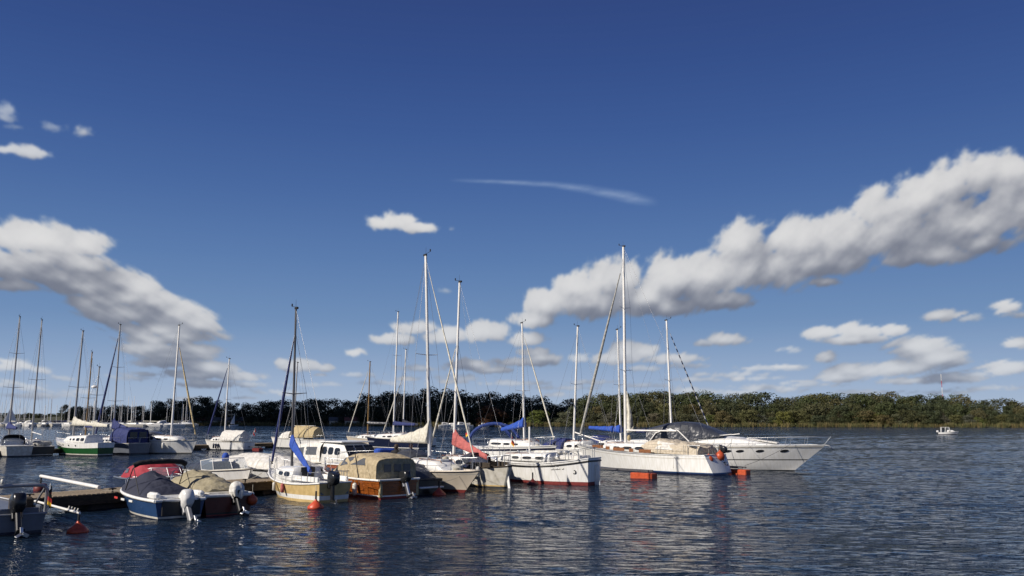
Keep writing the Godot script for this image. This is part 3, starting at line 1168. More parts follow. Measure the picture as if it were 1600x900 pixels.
func make_piers() -> void:
	var rng := RandomNumberGenerator.new()
	rng.seed = 3
	var run := 46.0
	var p := thing("wooden_pier", "low floating pier of weathered planks that the front boats are moored to", "pier", Vector3(-21.5 - PD, 0, -(20.45 + PX)), atan2(PD, PX))
	var boards := []
	for k in 3:
		var st := new_st()
		box(st, Vector3.ZERO, Vector3(0.152, 0.045, 2.0 - 0.03 * k), 0.008)
		boards.append(shape(st))
	for i in 270:
		var o := piece(p, "plank", boards[i % 3], "plank")
		o.position = Vector3(0.085 + i * 0.17, 0.53 + rng.randf_range(-0.004, 0.004), rng.randf_range(-0.012, 0.012))
		o.rotation.y = rng.randf_range(-0.006, 0.006)
	for side in [-1.0, 1.0]:
		var st := new_st()
		box(st, Vector3(run * 0.5, 0.34, side * 0.93), Vector3(run, 0.32, 0.10), 0.015)
		part(p, "edge_beam", st, "old_wood")
	for i in 12:
		var st := new_st()
		box(st, Vector3(2.0 + i * 3.8, 0.02, 0), Vector3(2.2, 0.42, 1.6), 0.05)
		part(p, "float_tank", st, "bottom_paint")
	for i in 16:
		var st := new_st()
		var x := 1.5 + i * 2.9
		tube(st, [Vector3(x - 0.14, 0.66, 0.84), Vector3(x, 0.68, 0.84), Vector3(x + 0.14, 0.66, 0.84)], 0.022, -1.0, 6)
		tube(st, [Vector3(x, 0.54, 0.84), Vector3(x, 0.68, 0.84)], 0.03, -1.0, 6)
		part(p, "cleat", st, "dark")
	p = thing("wooden_pier", "distant dark pier behind, with the green and white sailing boats along it", "pier", Vector3(-34.5 - 0.5625 * 22.0 - PD, 0, -(86.5 - 0.827 * 22.0 + PX)), atan2(PD, PX))
	for i in 110:
		var o := piece(p, "plank", boards[i % 3], "plank")
		o.position = Vector3(0.25 + i * 0.5, 0.50, 0)
		o.scale = Vector3(3.2, 1, 1)
	for side in [-1.0, 1.0]:
		var st := new_st()
		box(st, Vector3(27.5, 0.31, side * 0.93), Vector3(55.0, 0.32, 0.10), 0.015)
		part(p, "edge_beam", st, "old_wood")
	for i in 14:
		var st := new_st()
		box(st, Vector3(2.0 + i * 3.9, 0.02, 0), Vector3(2.2, 0.42, 1.6), 0.05)
		part(p, "float_tank", st, "bottom_paint")
	boom("white pipe mooring boom with cone float beside the open grey boat", -12.15, 24.75, 5.0, "cone", "buoy_red")
	boom("red cone mooring buoy beside the yellow sailing boat", -7.0, 31.4, 0.0, "cone", "buoy_red")
	boom("red cone mooring buoy at the cream sailing boat's bow", -3.05, 36.7, 0.0, "cone", "buoy_red")
	boom("dark red cone mooring buoy beside the lettered white hull", 1.0, 42.4, 0.0, "cone", "dark_red")
	boom("steel mooring boom with long orange float box beside the large sloop", 7.2, 46.9, 8.5, "box", "orange_plastic")
	boom("steel mooring boom with orange float box in front of the motor yacht", 13.1, 50.3, 3.0, "box", "orange_plastic")
	boom("long white boom with dark red drum float beyond the pier", -20.9, 38.9, -8.5, "drum", "dark_red")
	boom("mooring boom with orange float box at the distant pier", -43.0, 75.6, 5.0, "box", "orange_plastic")
	boom("mooring boom with dull orange float by the white tarpaulin boat", -25.4, 87.4, 5.0, "box", "dark_red")


func boom(label: String, x: float, d: float, run: float, kind: String, m: String) -> void:
	var o := thing("mooring_boom" if run != 0.0 else "mooring_buoy", label, "mooring boom" if run != 0.0 else "buoy", Vector3(x, 0, -d), atan2(HD, HX), "pipe booms between the berths" if run != 0.0 else "buoys between the berths")
	if run < 0.0:
		o.rotation.y += PI
		run = -run
	if kind == "cone":
		var st := new_st()
		lathe(st, Vector3.ZERO, [[0.04, -0.12], [0.2, -0.1], [0.29, -0.02], [0.28, 0.06], [0.12, 0.20], [0.05, 0.26], [0.04, 0.30]], 16)
		part(o, "cone_float", st, m)
		rod(o, "post", Vector3(0, 0.22, 0), Vector3(0, 0.58, 0), 0.035, "rubber", -1.0, 8)
		if run == 0.0:
			return
		rod(o, "pipe", Vector3(-0.06, 0.52, 0), Vector3(run, 0.5, 0), 0.036, "mast_white", -1.0, 8)
		for i in 4:
			rod(o, "hook", Vector3(0.25 + i * 0.3, 0.52, 0), Vector3(0.25 + i * 0.3, 0.62, 0.04), 0.02, "fender_white", -1.0, 5)
	elif kind == "drum":
		var st := new_st()
		lathe(st, Vector3.ZERO, [[0.2, -0.2], [0.27, -0.16], [0.27, 0.26], [0.2, 0.3]], 14)
		part(o, "drum_float", st, m)
		rod(o, "post", Vector3(0, 0.28, 0), Vector3(0, 0.62, 0), 0.04, "dark", -1.0, 8)
		rod(o, "pipe", Vector3(-0.06, 0.63, 0), Vector3(run, 0.63, 0), 0.07, "mast_white", -1.0, 10)
	else:
		var st := new_st()
		box(st, Vector3(0.2, 0.08, 0), Vector3(1.5, 0.42, 0.5), 0.04)
		part(o, "float_box", st, m)
		st = new_st()
		box(st, Vector3(run * 0.5 - 0.3, 0.40, 0.18), Vector3(run, 0.10, 0.09), 0.01)
		box(st, Vector3(run * 0.5 - 0.3, 0.40, -0.18), Vector3(run, 0.10, 0.09), 0.01)
		for i in int(run):
			box(st, Vector3(0.4 + i, 0.39, 0), Vector3(0.06, 0.07, 0.3), 0.01)
		part(o, "frame", st, "mast_dark")
		st = new_st()
		lathe(st, Vector3(run * 0.55, 0.44, 0), [[0.14, 0.0], [0.3, 0.0], [0.34, 0.05], [0.3, 0.12], [0.16, 0.12]], 14)
		part(o, "tyre", st, "rubber")


# ---------------------------------------------------------------- boats at the near pier
func make_front_boats() -> void:
	var g := "boats moored at the near pier"
	var o: Node3D
	var h: Dictionary
	var f: Callable
	var st: SurfaceTool

	# open grey boat, its outboard tilted up
	h = hull_of({"L": 4.4, "B": 1.75, "fb": 0.8, "fm": 0.55, "fs": 0.55, "tr": 0.85, "rk": 0.5, "p": 2.6})
	o = boat("motorboat", "open grey boat with black outboard, tube arch and limp striped flag", "motorboat", g, -13.5, 24.0, HX, HD, 2.2)
	build_hull(o, h, "grey_gelcoat", "navy_gelcoat", "bottom_paint", "grey_gelcoat", 0.04)
	hull_rail(o, "rub_rail", h, "grey_tube", 0.035)
	st = new_st()
	for side in [-1.0, 1.0]:
		box(st, Vector3(-0.2, 0.62, side * 0.68), Vector3(3.3, 0.24, 0.10), 0.03)
	box(st, Vector3(-2.05, 0.60, 0), Vector3(0.12, 0.2, 1.2), 0.03)
	part(o, "coaming", st, "grey_gelcoat")
	st = new_st()
	box(st, Vector3(-1.2, 0.72, 0.32), Vector3(0.5, 0.42, 0.55), 0.05)
	part(o, "seat", st, "old_wood")
	st = new_st()
	tube(st, [Vector3(-1.95, 0.55, 0.78), Vector3(-1.98, 1.18, 0.78), Vector3(-1.99, 1.28, 0.68), Vector3(-2.0, 1.30, 0.5), Vector3(-2.0, 1.31, 0), Vector3(-2.0, 1.30, -0.5), Vector3(-1.99, 1.28, -0.68), Vector3(-1.98, 1.18, -0.78), Vector3(-1.95, 0.55, -0.78)], 0.05, -1.0, 8)
	tube(st, [Vector3(-0.6, 0.6, 0.78), Vector3(-1.9, 1.22, 0.74)], 0.03, -1.0, 6)
	tube(st, [Vector3(-0.6, 0.6, -0.78), Vector3(-1.9, 1.22, -0.74)], 0.03, -1.0, 6)
	var arch := part(o, "tube_arch", st, "grey_tube")
	st = new_st()
	lathe(st, Vector3(-2.0, 1.36, -0.35), [[0.02, 0.0], [0.045, 0.01], [0.045, 0.12], [0.02, 0.14]], 8)
	part(arch, "stern_light", st, "fender_white")
	outboard(o, Vector3(-2.28, 0.62, 0.0), "engine_black", "engine_black", 28.0, 1.1)
	flag(o, Vector3(-2.16, 0.62, 0.80), 0.72, ["flag_black", "flag_red", "flag_gold"], Vector2(0.34, 0.42), 0.80, 0.03)

	# blue boat under a navy cover
	h = hull_of({"L": 4.8, "B": 1.85, "fb": 0.85, "fm": 0.68, "fs": 0.62, "tr": 0.86, "rk": 0.55, "p": 2.7, "ka": 0.84})
	o = boat("motorboat", "blue runabout with white rail, navy cover and white outboard", "motorboat", g, -10.55, 28.0, HX, HD, 2.4)
	build_hull(o, h, "blue_gelcoat", "old_gelcoat", "navy_gelcoat", "gelcoat", 0.03)
	hull_rail(o, "rub_rail", h, "gelcoat", 0.055, 0.04)
	f = canvas(o, "boat_cover", [[-1.75, 0.80, 0.62, 0.10, 0.9], [-1.25, 0.84, 0.64, 0.30, 1.1], [-0.4, 0.88, 0.66, 0.54, 1.55], [0.35, 0.88, 0.70, 0.70, 1.6], [0.75, 0.84, 0.72, 0.58, 1.5], [1.5, 0.60, 0.78, 0.24, 1.2], [2.2, 0.16, 0.84, 0.05, 1.0]], "navy_canvas", true, true, 0.03)
	st = new_st()
	box(st, Vector3(-2.05, 0.66, 0.0), Vector3(0.5, 0.10, 1.3), 0.03)
	box(st, Vector3(-2.0, 0.72, -0.7), Vector3(0.7, 0.22, 0.22), 0.06)
	box(st, Vector3(-2.0, 0.72, 0.7), Vector3(0.7, 0.22, 0.22), 0.06)
	part(o, "transom_deck", st, "gelcoat")
	st = new_st()
	for side in [-1.0, 1.0]:
		tube(st, [Vector3(0.2, 0.78, side * 0.88), Vector3(-0.35, 1.50, side * 0.86), Vector3(-0.42, 1.62, side * 0.78)], 0.018, -1.0, 6)
		tube(st, [Vector3(-1.1, 0.70, side * 0.86), Vector3(-0.4, 1.52, side * 0.85)], 0.014, -1.0, 6)
	part(o, "bimini_frame", st, "dark")
	st = new_st()
	tube(st, [Vector3(-0.42, 1.60, -0.86), Vector3(-0.45, 1.68, -0.7), Vector3(-0.46, 1.71, -0.35), Vector3(-0.46, 1.71, 0), Vector3(-0.46, 1.71, 0.35), Vector3(-0.45, 1.68, 0.7), Vector3(-0.42, 1.60, 0.86)], 0.085, -1.0, 10)
	part(o, "furled_bimini", st, "black_canvas")
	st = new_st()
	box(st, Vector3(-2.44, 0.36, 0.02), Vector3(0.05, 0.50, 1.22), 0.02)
	part(o, "dark_transom_panel", st, "rubber")  # black engine-well panel, its black also standing in for shade on the stern
	pulpit(o, h, 0.86, 0.22)
	outboard(o, Vector3(-2.52, 0.34, 0.15), "engine_white", "engine_grey", 40.0, 1.15)
	for k in 3:
		st = new_st()
		box(st, Vector3(-0.4 + k * 0.85, 0.46, -0.885 + 0.03 * k * k * 0.5), Vector3(0.34, 0.07, 0.012), 0.004)
		part(o, "name_plate", st, "gelcoat" if k != 2 else "flag_red")

	# boat with the beige cover
	h = hull_of({"L": 5.0, "B": 1.9, "fb": 0.9, "fm": 0.70, "fs": 0.66, "tr": 0.88, "rk": 0.55, "p": 2.6})
	o = boat("motorboat", "maroon runabout under a beige cover, white bag over its outboard", "motorboat", g, -9.4, 29.2, HX, HD, 2.5)
	build_hull(o, h, "maroon_gelcoat", "black_gelcoat", "red_paint", "gelcoat", 0.03)
	hull_rail(o, "rub_rail", h, "gelcoat", 0.06, 0.03)
	canvas(o, "boat_cover", [[-2.1, 0.80, 0.62, 0.16, 0.9], [-1.5, 0.86, 0.66, 0.36, 1.2], [-0.6, 0.90, 0.68, 0.56, 1.35], [0.3, 0.90, 0.72, 0.64, 1.4], [0.75, 0.86, 0.74, 0.46, 1.1], [1.4, 0.60, 0.80, 0.22, 1.2]], "khaki_canvas", true, true, 0.06)
	st = new_st()
	box(st, Vector3(-2.3, 0.68, 0), Vector3(0.36, 0.10, 1.4), 0.03)
	part(o, "transom_deck", st, "old_gelcoat")
	outboard(o, Vector3(-2.58, 0.52, 0.2), "engine_black", "engine_black", 35.0, 1.0)
	draped_bag(o, Vector3(-2.60, 0.82, 0.2), 0.22, 0.52, "white_canvas")
	pulpit(o, h, 0.88, 0.2)
	ball_fender(o, Vector3(-2.55, 0.42, 0.8), "orange_plastic", "orange ball fender at the stern of the maroon runabout", 0.17)

	# yellow sailing boat
	h = hull_of({"L": 5.6, "B": 2.1, "fb": 1.05, "fm": 0.68, "fs": 0.74, "tr": 0.66, "rk": 0.8, "p": 2.1, "sr": 0.12})
	o = boat("sailboat", "small yellow sailing boat with dark mast and bright blue sail cover", "sailboat", g, -6.75, 33.45, HX, HD, 2.75)
	hull_band(o, "underwater_hull", h, [-0.39, 0], [0.10, 0], "yellow_gelcoat", 4)
	hull_band(o, "waterline_stripe", h, [0.10, 0], [0.26, 0], "gelcoat", 2)
	hull_band(o, "hull", h, [0.26, 0], [0, 1], "yellow_gelcoat", 4)
	hull_deck(o, h, "gelcoat")
	hull_rail(o, "toe_rail", h, "gelcoat", 0.035)
	st = new_st()
	box(st, Vector3(-2.74, 0.5, 0), Vector3(0.03, 0.42, 1.2), 0.01)
	part(o, "transom_panel", st, "grey_gelcoat")
	f = cabin(o, "cabin", {"x0": -0.55, "x1": 1.75, "w0": 0.72, "w1": 0.42, "h0": 0.46, "h1": 0.30, "y0": 0.74, "y1": 0.84, "front": 0.6}, "gelcoat")
	windows_on(o, f, [[0.10, 0.32, 0.35, 0.8], [0.38, 0.58, 0.38, 0.8]])
	st = new_st()
	box(st, Vector3(-0.60, 0.98, 0.0), Vector3(0.05, 0.50, 0.62), 0.02)
	part(o, "companionway_hatch", st, "dark")
	st = new_st()
	for side in [-1.0, 1.0]:
		box(st, Vector3(-1.6, 0.84, side * 0.62), Vector3(2.0, 0.20, 0.12), 0.03)
	part(o, "cockpit_coaming", st, "gelcoat")
	rig(o, h, {"x": 0.8, "y": 1.12, "top": 7.75, "m": "mast_dark", "mr": 0.06, "sp": [[0.46, 0.55]], "ff": 0.86, "furl": "royal_canvas", "fr": 0.06, "boom": 1.5, "by": 0.95, "dy": -1.0, "cover": "blue_canvas", "ch": 0.55, "cm": 0.13, "rake": -0.16})
	outboard(o, Vector3(-2.92, 0.72, -0.25), "engine_black", "engine_black", 0.0, 1.0)
	pulpit(o, h, 0.84, 0.5)
	pulpit(o, h, 0.14, 0.42, "pushpit", false)
	lifelines(o, h, [0.2, 0.4, 0.6, 0.82], 0.45)
	fender(o, Vector3(0.2, 0.48, -1.04), "old_gelcoat", "small pale fender on the yellow sailing boat, forward one", 0.07, 0.34)
	fender(o, Vector3(-0.6, 0.46, -1.08), "coral_canvas", "faded pink fender amidships on the yellow sailing boat", 0.075, 0.36)

	# mahogany boat with the tan hood
	h = hull_of({"L": 6.0, "B": 2.2, "fb": 1.0, "fm": 0.78, "fs": 0.74, "tr": 0.88, "rk": 0.6, "p": 2.5, "ka": 0.9})
	o = boat("motorboat", "varnished mahogany cabin boat with tan canvas hood", "motorboat", g, -4.5, 35.1, HX, HD, 3.0)
	hull_band(o, "underwater_hull", h, [-0.39, 0], [0.10, 0], "red_paint", 4)
	hull_band(o, "waterline_stripe", h, [0.10, 0], [0.15, 0], "gelcoat", 1)
	for k in 4:
		hull_band(o, "strake", h, [0.15 - 0.15 * k / 4.0 + 0.004, k / 4.0], [0.15 - 0.15 * (k + 1) / 4.0 - 0.004, (k + 1) / 4.0], "mahogany", 2, 0.004 * k)
	hull_band(o, "hull", h, [0.145, 0], [-0.005, 1], "dark", 3, -0.012)
	hull_deck(o, h, "gelcoat")
	hull_rail(o, "rub_rail", h, "gelcoat", 0.045)
	st = new_st()
	for side in [-1.0, 1.0]:
		box(st, Vector3(-2.96, 0.42, side * 0.86), Vector3(0.12, 0.7, 0.14), 0.02)
	part(o, "corner_post", st, "sand_canvas")
	f = cabin(o, "cabin", {"x0": 0.3, "x1": 2.2, "w0": 0.86, "w1": 0.55, "h0": 0.36, "h1": 0.26, "y0": 0.80, "y1": 0.9, "front": 0.3}, "mahogany")
	windows_on(o, f, [[0.12, 0.40, 0.3, 0.8], [0.5, 0.75, 0.3, 0.8]])
	st = new_st()
	box(st, Vector3(1.2, 1.20, 0), Vector3(1.9, 0.05, 1.35), 0.02)
	part(o, "cabin_top", st, "gelcoat")
	f = canvas(o, "hood", [[-2.75, 0.96, 0.76, 0.80, 0.38], [-2.2, 1.0, 0.77, 0.92, 0.38], [-1.2, 1.02, 0.78, 0.96, 0.40], [-0.3, 1.0, 0.79, 0.88, 0.45], [0.35, 0.95, 0.80, 0.62, 0.65], [0.85, 0.86, 0.84, 0.28, 0.8]], "beige_canvas", true, false, 0.02, 20)
	for side in [-1.0, 1.0]:
		for q in [[Vector2(0.52, 0.08), Vector2(0.70, 0.10), Vector2(0.66, 0.24), Vector2(0.60, 0.25)], [Vector2(0.24, 0.07), Vector2(0.47, 0.07), Vector2(0.29, 0.22), Vector2(0.26, 0.22)], [Vector2(0.36, 0.235), Vector2(0.49, 0.12), Vector2(0.56, 0.235), Vector2(0.46, 0.245)]]:
			st = new_st()
			panel_on(st, func(u: float, v: float) -> Vector3: return f.call(side, u, v), q, 0.02)
			part(o, "hood_window", st, "clear_vinyl")
	st = new_st()
	smooth(st, false)
	var ring := PackedVector3Array()
	for j in 21:
		ring.append(f.call(1.0, 0.0, j / 20.0) + Vector3(0.01, 0, 0))
	fan(st, ring, true)
	part(o, "hood_back", st, "khaki_canvas")
	for z in [-0.42, 0.05, 0.5]:
		st = new_st()
		box(st, Vector3(-2.76, 1.18, z), Vector3(0.012, 0.30, 0.34), 0.1)
		part(o, "hood_window", st, "clear_vinyl")
	outboard(o, Vector3(-3.12, 0.62, 0.15), "engine_black", "steel", 25.0, 1.0)
	fender(o, Vector3(-1.55, 0.34, -1.18), "fender_white", "white fender hanging on the mahogany boat's side", 0.10, 0.5)
	rod(o, "boat_hook", Vector3(-1.7, 0.5, -1.06), Vector3(-1.2, 1.75, -1.0), 0.02, "dark", -1.0, 5)
	pulpit(o, h, 0.82, 0.4)

	# black boat between the mahogany and the cream one
	h = hull_of({"L": 5.0, "B": 1.8, "fb": 0.9, "fm": 0.7, "fs": 0.6, "tr": 0.9, "rk": 0.5, "p": 2.6})
	o = boat("motorboat", "low black motorboat with sloping dark hood and white stern step", "motorboat", g, -3.6, 36.9, HX, HD, 2.5)
	build_hull(o, h, "black_gelcoat", "black_gelcoat", "bottom_paint", "black_gelcoat", 0.04)
	hull_rail(o, "rub_rail", h, "rubber", 0.04)
	f = canvas(o, "hood", [[-2.1, 0.80, 0.6, 0.05, 0.8], [-1.9, 0.82, 0.6, 0.30, 0.6], [-1.2, 0.84, 0.62, 0.62, 0.55], [-0.2, 0.84, 0.66, 0.66, 0.6], [0.6, 0.8, 0.7, 0.40, 0.7], [1.3, 0.6, 0.78, 0.1, 0.9]], "charcoal_canvas", true, true, 0.015)
	st = new_st()
	panel_on(st, func(u: float, v: float) -> Vector3: return f.call(1.0, u, v), [Vector2(0.22, 0.2), Vector2(0.38, 0.2), Vector2(0.38, 0.8), Vector2(0.22, 0.8)], 0.04)
	part(o, "hood_window", st, "clear_vinyl")
	st = new_st()
	box(st, Vector3(-2.62, 0.30, 0.1), Vector3(0.34, 0.07, 1.25), 0.02)
	part(o, "stern_step", st, "gelcoat")

	# cream sailing boat, bow to the quay
	h = hull_of({"L": 7.4, "B": 2.6, "fb": 0.98, "fm": 0.86, "fs": 0.86, "tr": 0.6, "rk": 1.05, "p": 2.0, "sr": 0.2})
	o = boat("sailboat", "cream sailing boat with white sail cover and two people aft", "sailboat", g, -1.35, 36.85, -HX, -HD, -3.7)
	build_hull(o, h, "cream_gelcoat", "cream_gelcoat", "red_paint", "gelcoat", 0.14)
	hull_band(o, "sheer_stripe", h, [-0.16, 1], [-0.12, 1], "old_gelcoat", 1, 0.006)
	hull_rail(o, "toe_rail", h, "cream_gelcoat", 0.035)
	f = cabin(o, "cabin", {"x0": -1.3, "x1": 1.9, "w0": 0.86, "w1": 0.5, "h0": 0.52, "h1": 0.32, "y0": 0.87, "y1": 0.9, "front": 0.7}, "gelcoat")
	windows_on(o, f, [[0.06, 0.22, 0.3, 0.78], [0.27, 0.43, 0.3, 0.78], [0.48, 0.62, 0.34, 0.76]])
	st = new_st()
	for side in [-1.0, 1.0]:
		box(st, Vector3(-2.3, 1.0, side * 0.72), Vector3(2.0, 0.26, 0.14), 0.04)
	part(o, "cockpit_coaming", st, "gelcoat")
	canvas(o, "spray_hood", [[-1.55, 0.82, 0.9, 0.82, 0.6], [-1.1, 0.80, 0.94, 0.78, 0.65], [-0.55, 0.72, 1.2, 0.3, 0.8]], "charcoal_canvas", true, false)
	rig(o, h, {"x": 0.1, "y": 1.35, "top": 10.78, "m": "mast_white", "mr": 0.085, "sp": [[0.5, 0.62]], "ff": 0.985, "furl": "sailcloth", "fr": 0.036, "fore": 3.5, "boom": 3.0, "by": 0.8, "dy": 0.0, "cover": "sailcloth", "ch": 1.05, "cm": 0.2, "rake": 0.55, "w": 0.8})
	pulpit(o, h, 0.84, 0.55)
	pulpit(o, h, 0.12, 0.5, "pushpit", false)
	lifelines(o, h, [0.14, 0.32, 0.5, 0.68, 0.84], 0.52)
	st = new_st()
	ball(st, Vector3(0.9, 1.30, -0.3), Vector3(0.16, 0.2, 0.2), 8)
	part(o, "rope_coil", st, "rope")
	st = new_st()
	box(st, Vector3(-3.3, 1.5, 0.2), Vector3(0.5, 0.5, 1.0), 0.08)
	part(o, "dodger", st, "blue_canvas")
	for side in [-1.0, 1.0]:
		st = new_st()
		box(st, Vector3(-2.2, 0.96, side * 0.46), Vector3(1.7, 0.22, 0.40), 0.03)
		part(o, "cockpit_seat", st, "teak")
	deck_gear(o, h, 1.0, 1.28, -1.9)
	person(o, Vector3(-2.0, 1.12, -0.42), -0.9, "navy_cloth", "person with dark hair in navy jacket sitting in the cream boat's cockpit")
	person(o, Vector3(-1.95, 1.10, 0.44), 2.2, "black_cloth", "person in black clothes sitting in the cream boat's cockpit")

	# round-sterned sailing boat with the coral sail cover
	h = hull_of({"L": 6.6, "B": 2.2, "fb": 1.05, "fm": 0.85, "fs": 1.0, "tr": 0.12, "sm": 0.5, "p": 2.2, "rk": 0.7, "sr": 0.35, "ka": 0.84})
	o = boat("sailboat", "white round-sterned sailing boat with coral red sail cover", "sailboat", g, -0.15, 40.25, HX, HD, 3.2)
	build_hull(o, h, "old_gelcoat", "yellow_gelcoat", "bottom_paint", "gelcoat", 0.06)
	hull_rail(o, "toe_rail", h, "old_wood", 0.035)
	f = cabin(o, "cabin", {"x0": -0.9, "x1": 1.9, "w0": 0.74, "w1": 0.45, "h0": 0.5, "h1": 0.34, "y0": 0.88, "y1": 0.92, "front": 0.6}, "gelcoat")
	windows_on(o, f, [[0.1, 0.3, 0.3, 0.8], [0.4, 0.6, 0.35, 0.8]])
	st = new_st()
	box(st, Vector3(-0.4, 1.55, 0.2), Vector3(0.7, 0.35, 0.5), 0.06)
	part(o, "life_raft", st, "gelcoat")
	st = new_st()
	for side in [-1.0, 1.0]:
		box(st, Vector3(-1.8, 1.02, side * 0.6), Vector3(1.6, 0.24, 0.10), 0.03)
	part(o, "cockpit_coaming", st, "old_wood")
	st = new_st()
	box(st, Vector3(-3.18, 0.30, 0), Vector3(0.16, 1.5, 0.05), 0.02, Basis(Vector3.BACK, -0.2))
	part(o, "rudder", st, "gelcoat")
	rig(o, h, {"x": 0.95, "y": 1.4, "top": 10.0, "m": "mast_white", "mr": 0.075, "sp": [[0.36, 0.6]], "ff": 0.66, "furl": "sailcloth", "fr": 0.042, "boom": 2.5, "by": 0.55, "dy": -0.62, "cover": "coral_canvas", "ch": 0.85, "cm": 0.13, "rake": 0.34})
	pulpit(o, h, 0.85, 0.5)
	pulpit(o, h, 0.15, 0.5, "pushpit", false)
	lifelines(o, h, [0.2, 0.4, 0.6, 0.84], 0.5)
	canvas(o, "spray_hood", [[-1.1, 0.7, 1.0, 0.55, 0.6], [-0.8, 0.7, 1.05, 0.52, 0.65], [-0.3, 0.6, 1.3, 0.12, 0.8]], "charcoal_canvas", true, false)
	for k in 3:
		fender(o, Vector3(-0.9 - k * 0.55, 0.72, -1.1 + 0.12 * k), ["fender_white", "rubber", "fender_white"][k], ["white fender forward of the black one on the round-sterned boat", "black fender on the round-sterned sailing boat", "white fender nearest the rudder of the round-sterned boat"][k], 0.11, 0.5)
	deck_gear(o, h, 1.0, 1.3, -1.5)
	flag(o, Vector3(-2.9, 1.0, 0.3), 1.5, ["flag_black", "flag_red", "flag_gold"], Vector2(0.5, 0.3), 0.7, 0.15)

	# white hull with the lettering
	h = hull_of({"L": 7.0, "B": 2.4, "fb": 1.3, "fm": 0.98, "fs": 1.28, "tr": 0.55, "rk": 1.0, "p": 2.2, "sr": 0.06, "ka": 0.9})
	o = boat("sailboat", "white boat with black rub rail and lettered stern quarter", "sailboat", g, 4.0, 42.3, -0.83, 0.55, 3.5)
	build_hull(o, h, "gelcoat", "red_paint", "red_paint", "gelcoat", 0.10)
	hull_rail(o, "rub_rail", h, "black_gelcoat", 0.045, 0.14)
	hull_rail(o, "toe_rail", h, "gelcoat", 0.03)
	f = cabin(o, "cabin", {"x0": -1.4, "x1": 2.0, "w0": 0.78, "w1": 0.45, "h0": 0.36, "h1": 0.26, "y0": 1.08, "y1": 1.12, "front": 0.6}, "gelcoat")
	windows_on(o, f, [[0.1, 0.25, 0.3, 0.75], [0.32, 0.48, 0.3, 0.75], [0.55, 0.68, 0.3, 0.75]])
	st = new_st()
	box(st, Vector3(-3.62, 0.30, 0), Vector3(0.30, 1.3, 0.07), 0.02, Basis(Vector3.BACK, -0.08))
	part(o, "rudder", st, "gelcoat")
	st = new_st()
	lathe(st, Vector3.ZERO, [[0.10, -0.02], [0.10, 0.01], [0.06, 0.012], [0.06, -0.01]], 12)
	var ex := part(o, "exhaust_outlet", st, "dark")
	ex.position = hull_pt(h, 0.10, 0.62, -1.0)
	ex.rotation = Vector3(-PI / 2, 0, 0)
	for k in 2:  # two lines of small dark lettering, too small to be read
		var n: int = [7, 11][k]
		for i in n:
			if i == [4, 8][k]:
				continue
			st = new_st()
			var s0 := 0.275 - 0.0095 * i
			var v0 := (0.80 if k == 0 else 0.665)
			var tallness: float = 0.03 + 0.018 * ((i * 7 + k * 3) % 3)
			panel_on(st, func(u: float, v: float) -> Vector3: return hull_pt(h, u, v * hull_y(h, u), -1.0), [Vector2(s0, v0), Vector2(s0 - 0.0065, v0), Vector2(s0 - 0.0065, v0 + tallness), Vector2(s0 - 0.002 * (i % 3), v0 + tallness)], 0.006)
			part(o, "letter", st, "dark")
	deck_gear(o, h, 1.0, 1.36, -1.8)
	rod(o, "crutch_pole", Vector3(0.1, 1.2, -0.2), Vector3(0.1, 2.75, -0.2), 0.05, "mast_white", -1.0, 8)
	st = new_st()
	box(st, Vector3(-2.3, 1.28, 0), Vector3(1.4, 0.2, 1.2), 0.05)
	box(st, Vector3(-0.9, 1.50, 0.3), Vector3(1.8, 0.14, 0.5), 0.05, Basis(Vector3.UP, 0.1))
	part(o, "deck_locker", st, "white_canvas")
	pulpit(o, h, 0.86, 0.5)
	pulpit(o, h, 0.14, 0.5, "pushpit", false)
	lifelines(o, h, [0.16, 0.34, 0.52, 0.7, 0.86], 0.5)
	fender(o, Vector3(0.9, 0.72, -1.24), "rubber", "black fender forward on the lettered white hull", 0.13, 0.6)
	fender(o, Vector3(1.4, 0.7, -1.2), "rubber", "foremost black fender on the lettered white hull", 0.13, 0.6)

	# the large sloop
	h = hull_of({"L": 11.0, "B": 3.3, "fb": 1.5, "fm": 1.15, "fs": 1.12, "tr": 0.62, "rk": 1.3, "p": 2.0, "sr": -0.5, "ka": 0.86})
	o = boat("sailboat", "large white sloop with teak rail boards and beige cockpit covers", "sailboat", g, 11.45, 49.9, HX, HD, 5.3)
	build_hull(o, h, "gelcoat", "blue_gelcoat", "navy_gelcoat", "deck", 0.10)
	hull_rail(o, "toe_rail", h, "alloy", 0.03)
	hull_band(o, "sheer_stripe", h, [-0.20, 1], [-0.17, 1], "old_gelcoat", 1, 0.006)
	f = cabin(o, "cabin", {"x0": -1.5, "x1": 3.2, "w0": 1.05, "w1": 0.6, "h0": 0.50, "h1": 0.30, "y0": 1.18, "y1": 1.28, "front": 0.8}, "gelcoat")
	windows_on(o, f, [[0.08, 0.24, 0.3, 0.75], [0.30, 0.46, 0.3, 0.75], [0.52, 0.64, 0.32, 0.72]])
	for k in 5:
		st = new_st()
		var x := 2.6 - k * 1.05
		box(st, Vector3(x, deck_y(h, x) + 0.16, -deck_w(h, x) * 0.93), Vector3(0.85 if k % 2 == 0 else 0.3, 0.20, 0.04), 0.01, Basis(Vector3.UP, 0.09))
		part(o, "teak_board", st, "teak")
	f = canvas(o, "cockpit_cover", [[-5.0, 0.95, 1.12, 0.42, 0.42], [-4.3, 1.12, 1.13, 0.62, 0.4], [-3.2, 1.22, 1.15, 0.60, 0.4], [-2.2, 1.25, 1.16, 0.74, 0.42], [-1.5, 1.15, 1.25, 0.66, 0.5], [-0.9, 1.0, 1.5, 0.2, 0.6]], "cream_canvas", true, true, 0.08, 20)
	st = new_st()
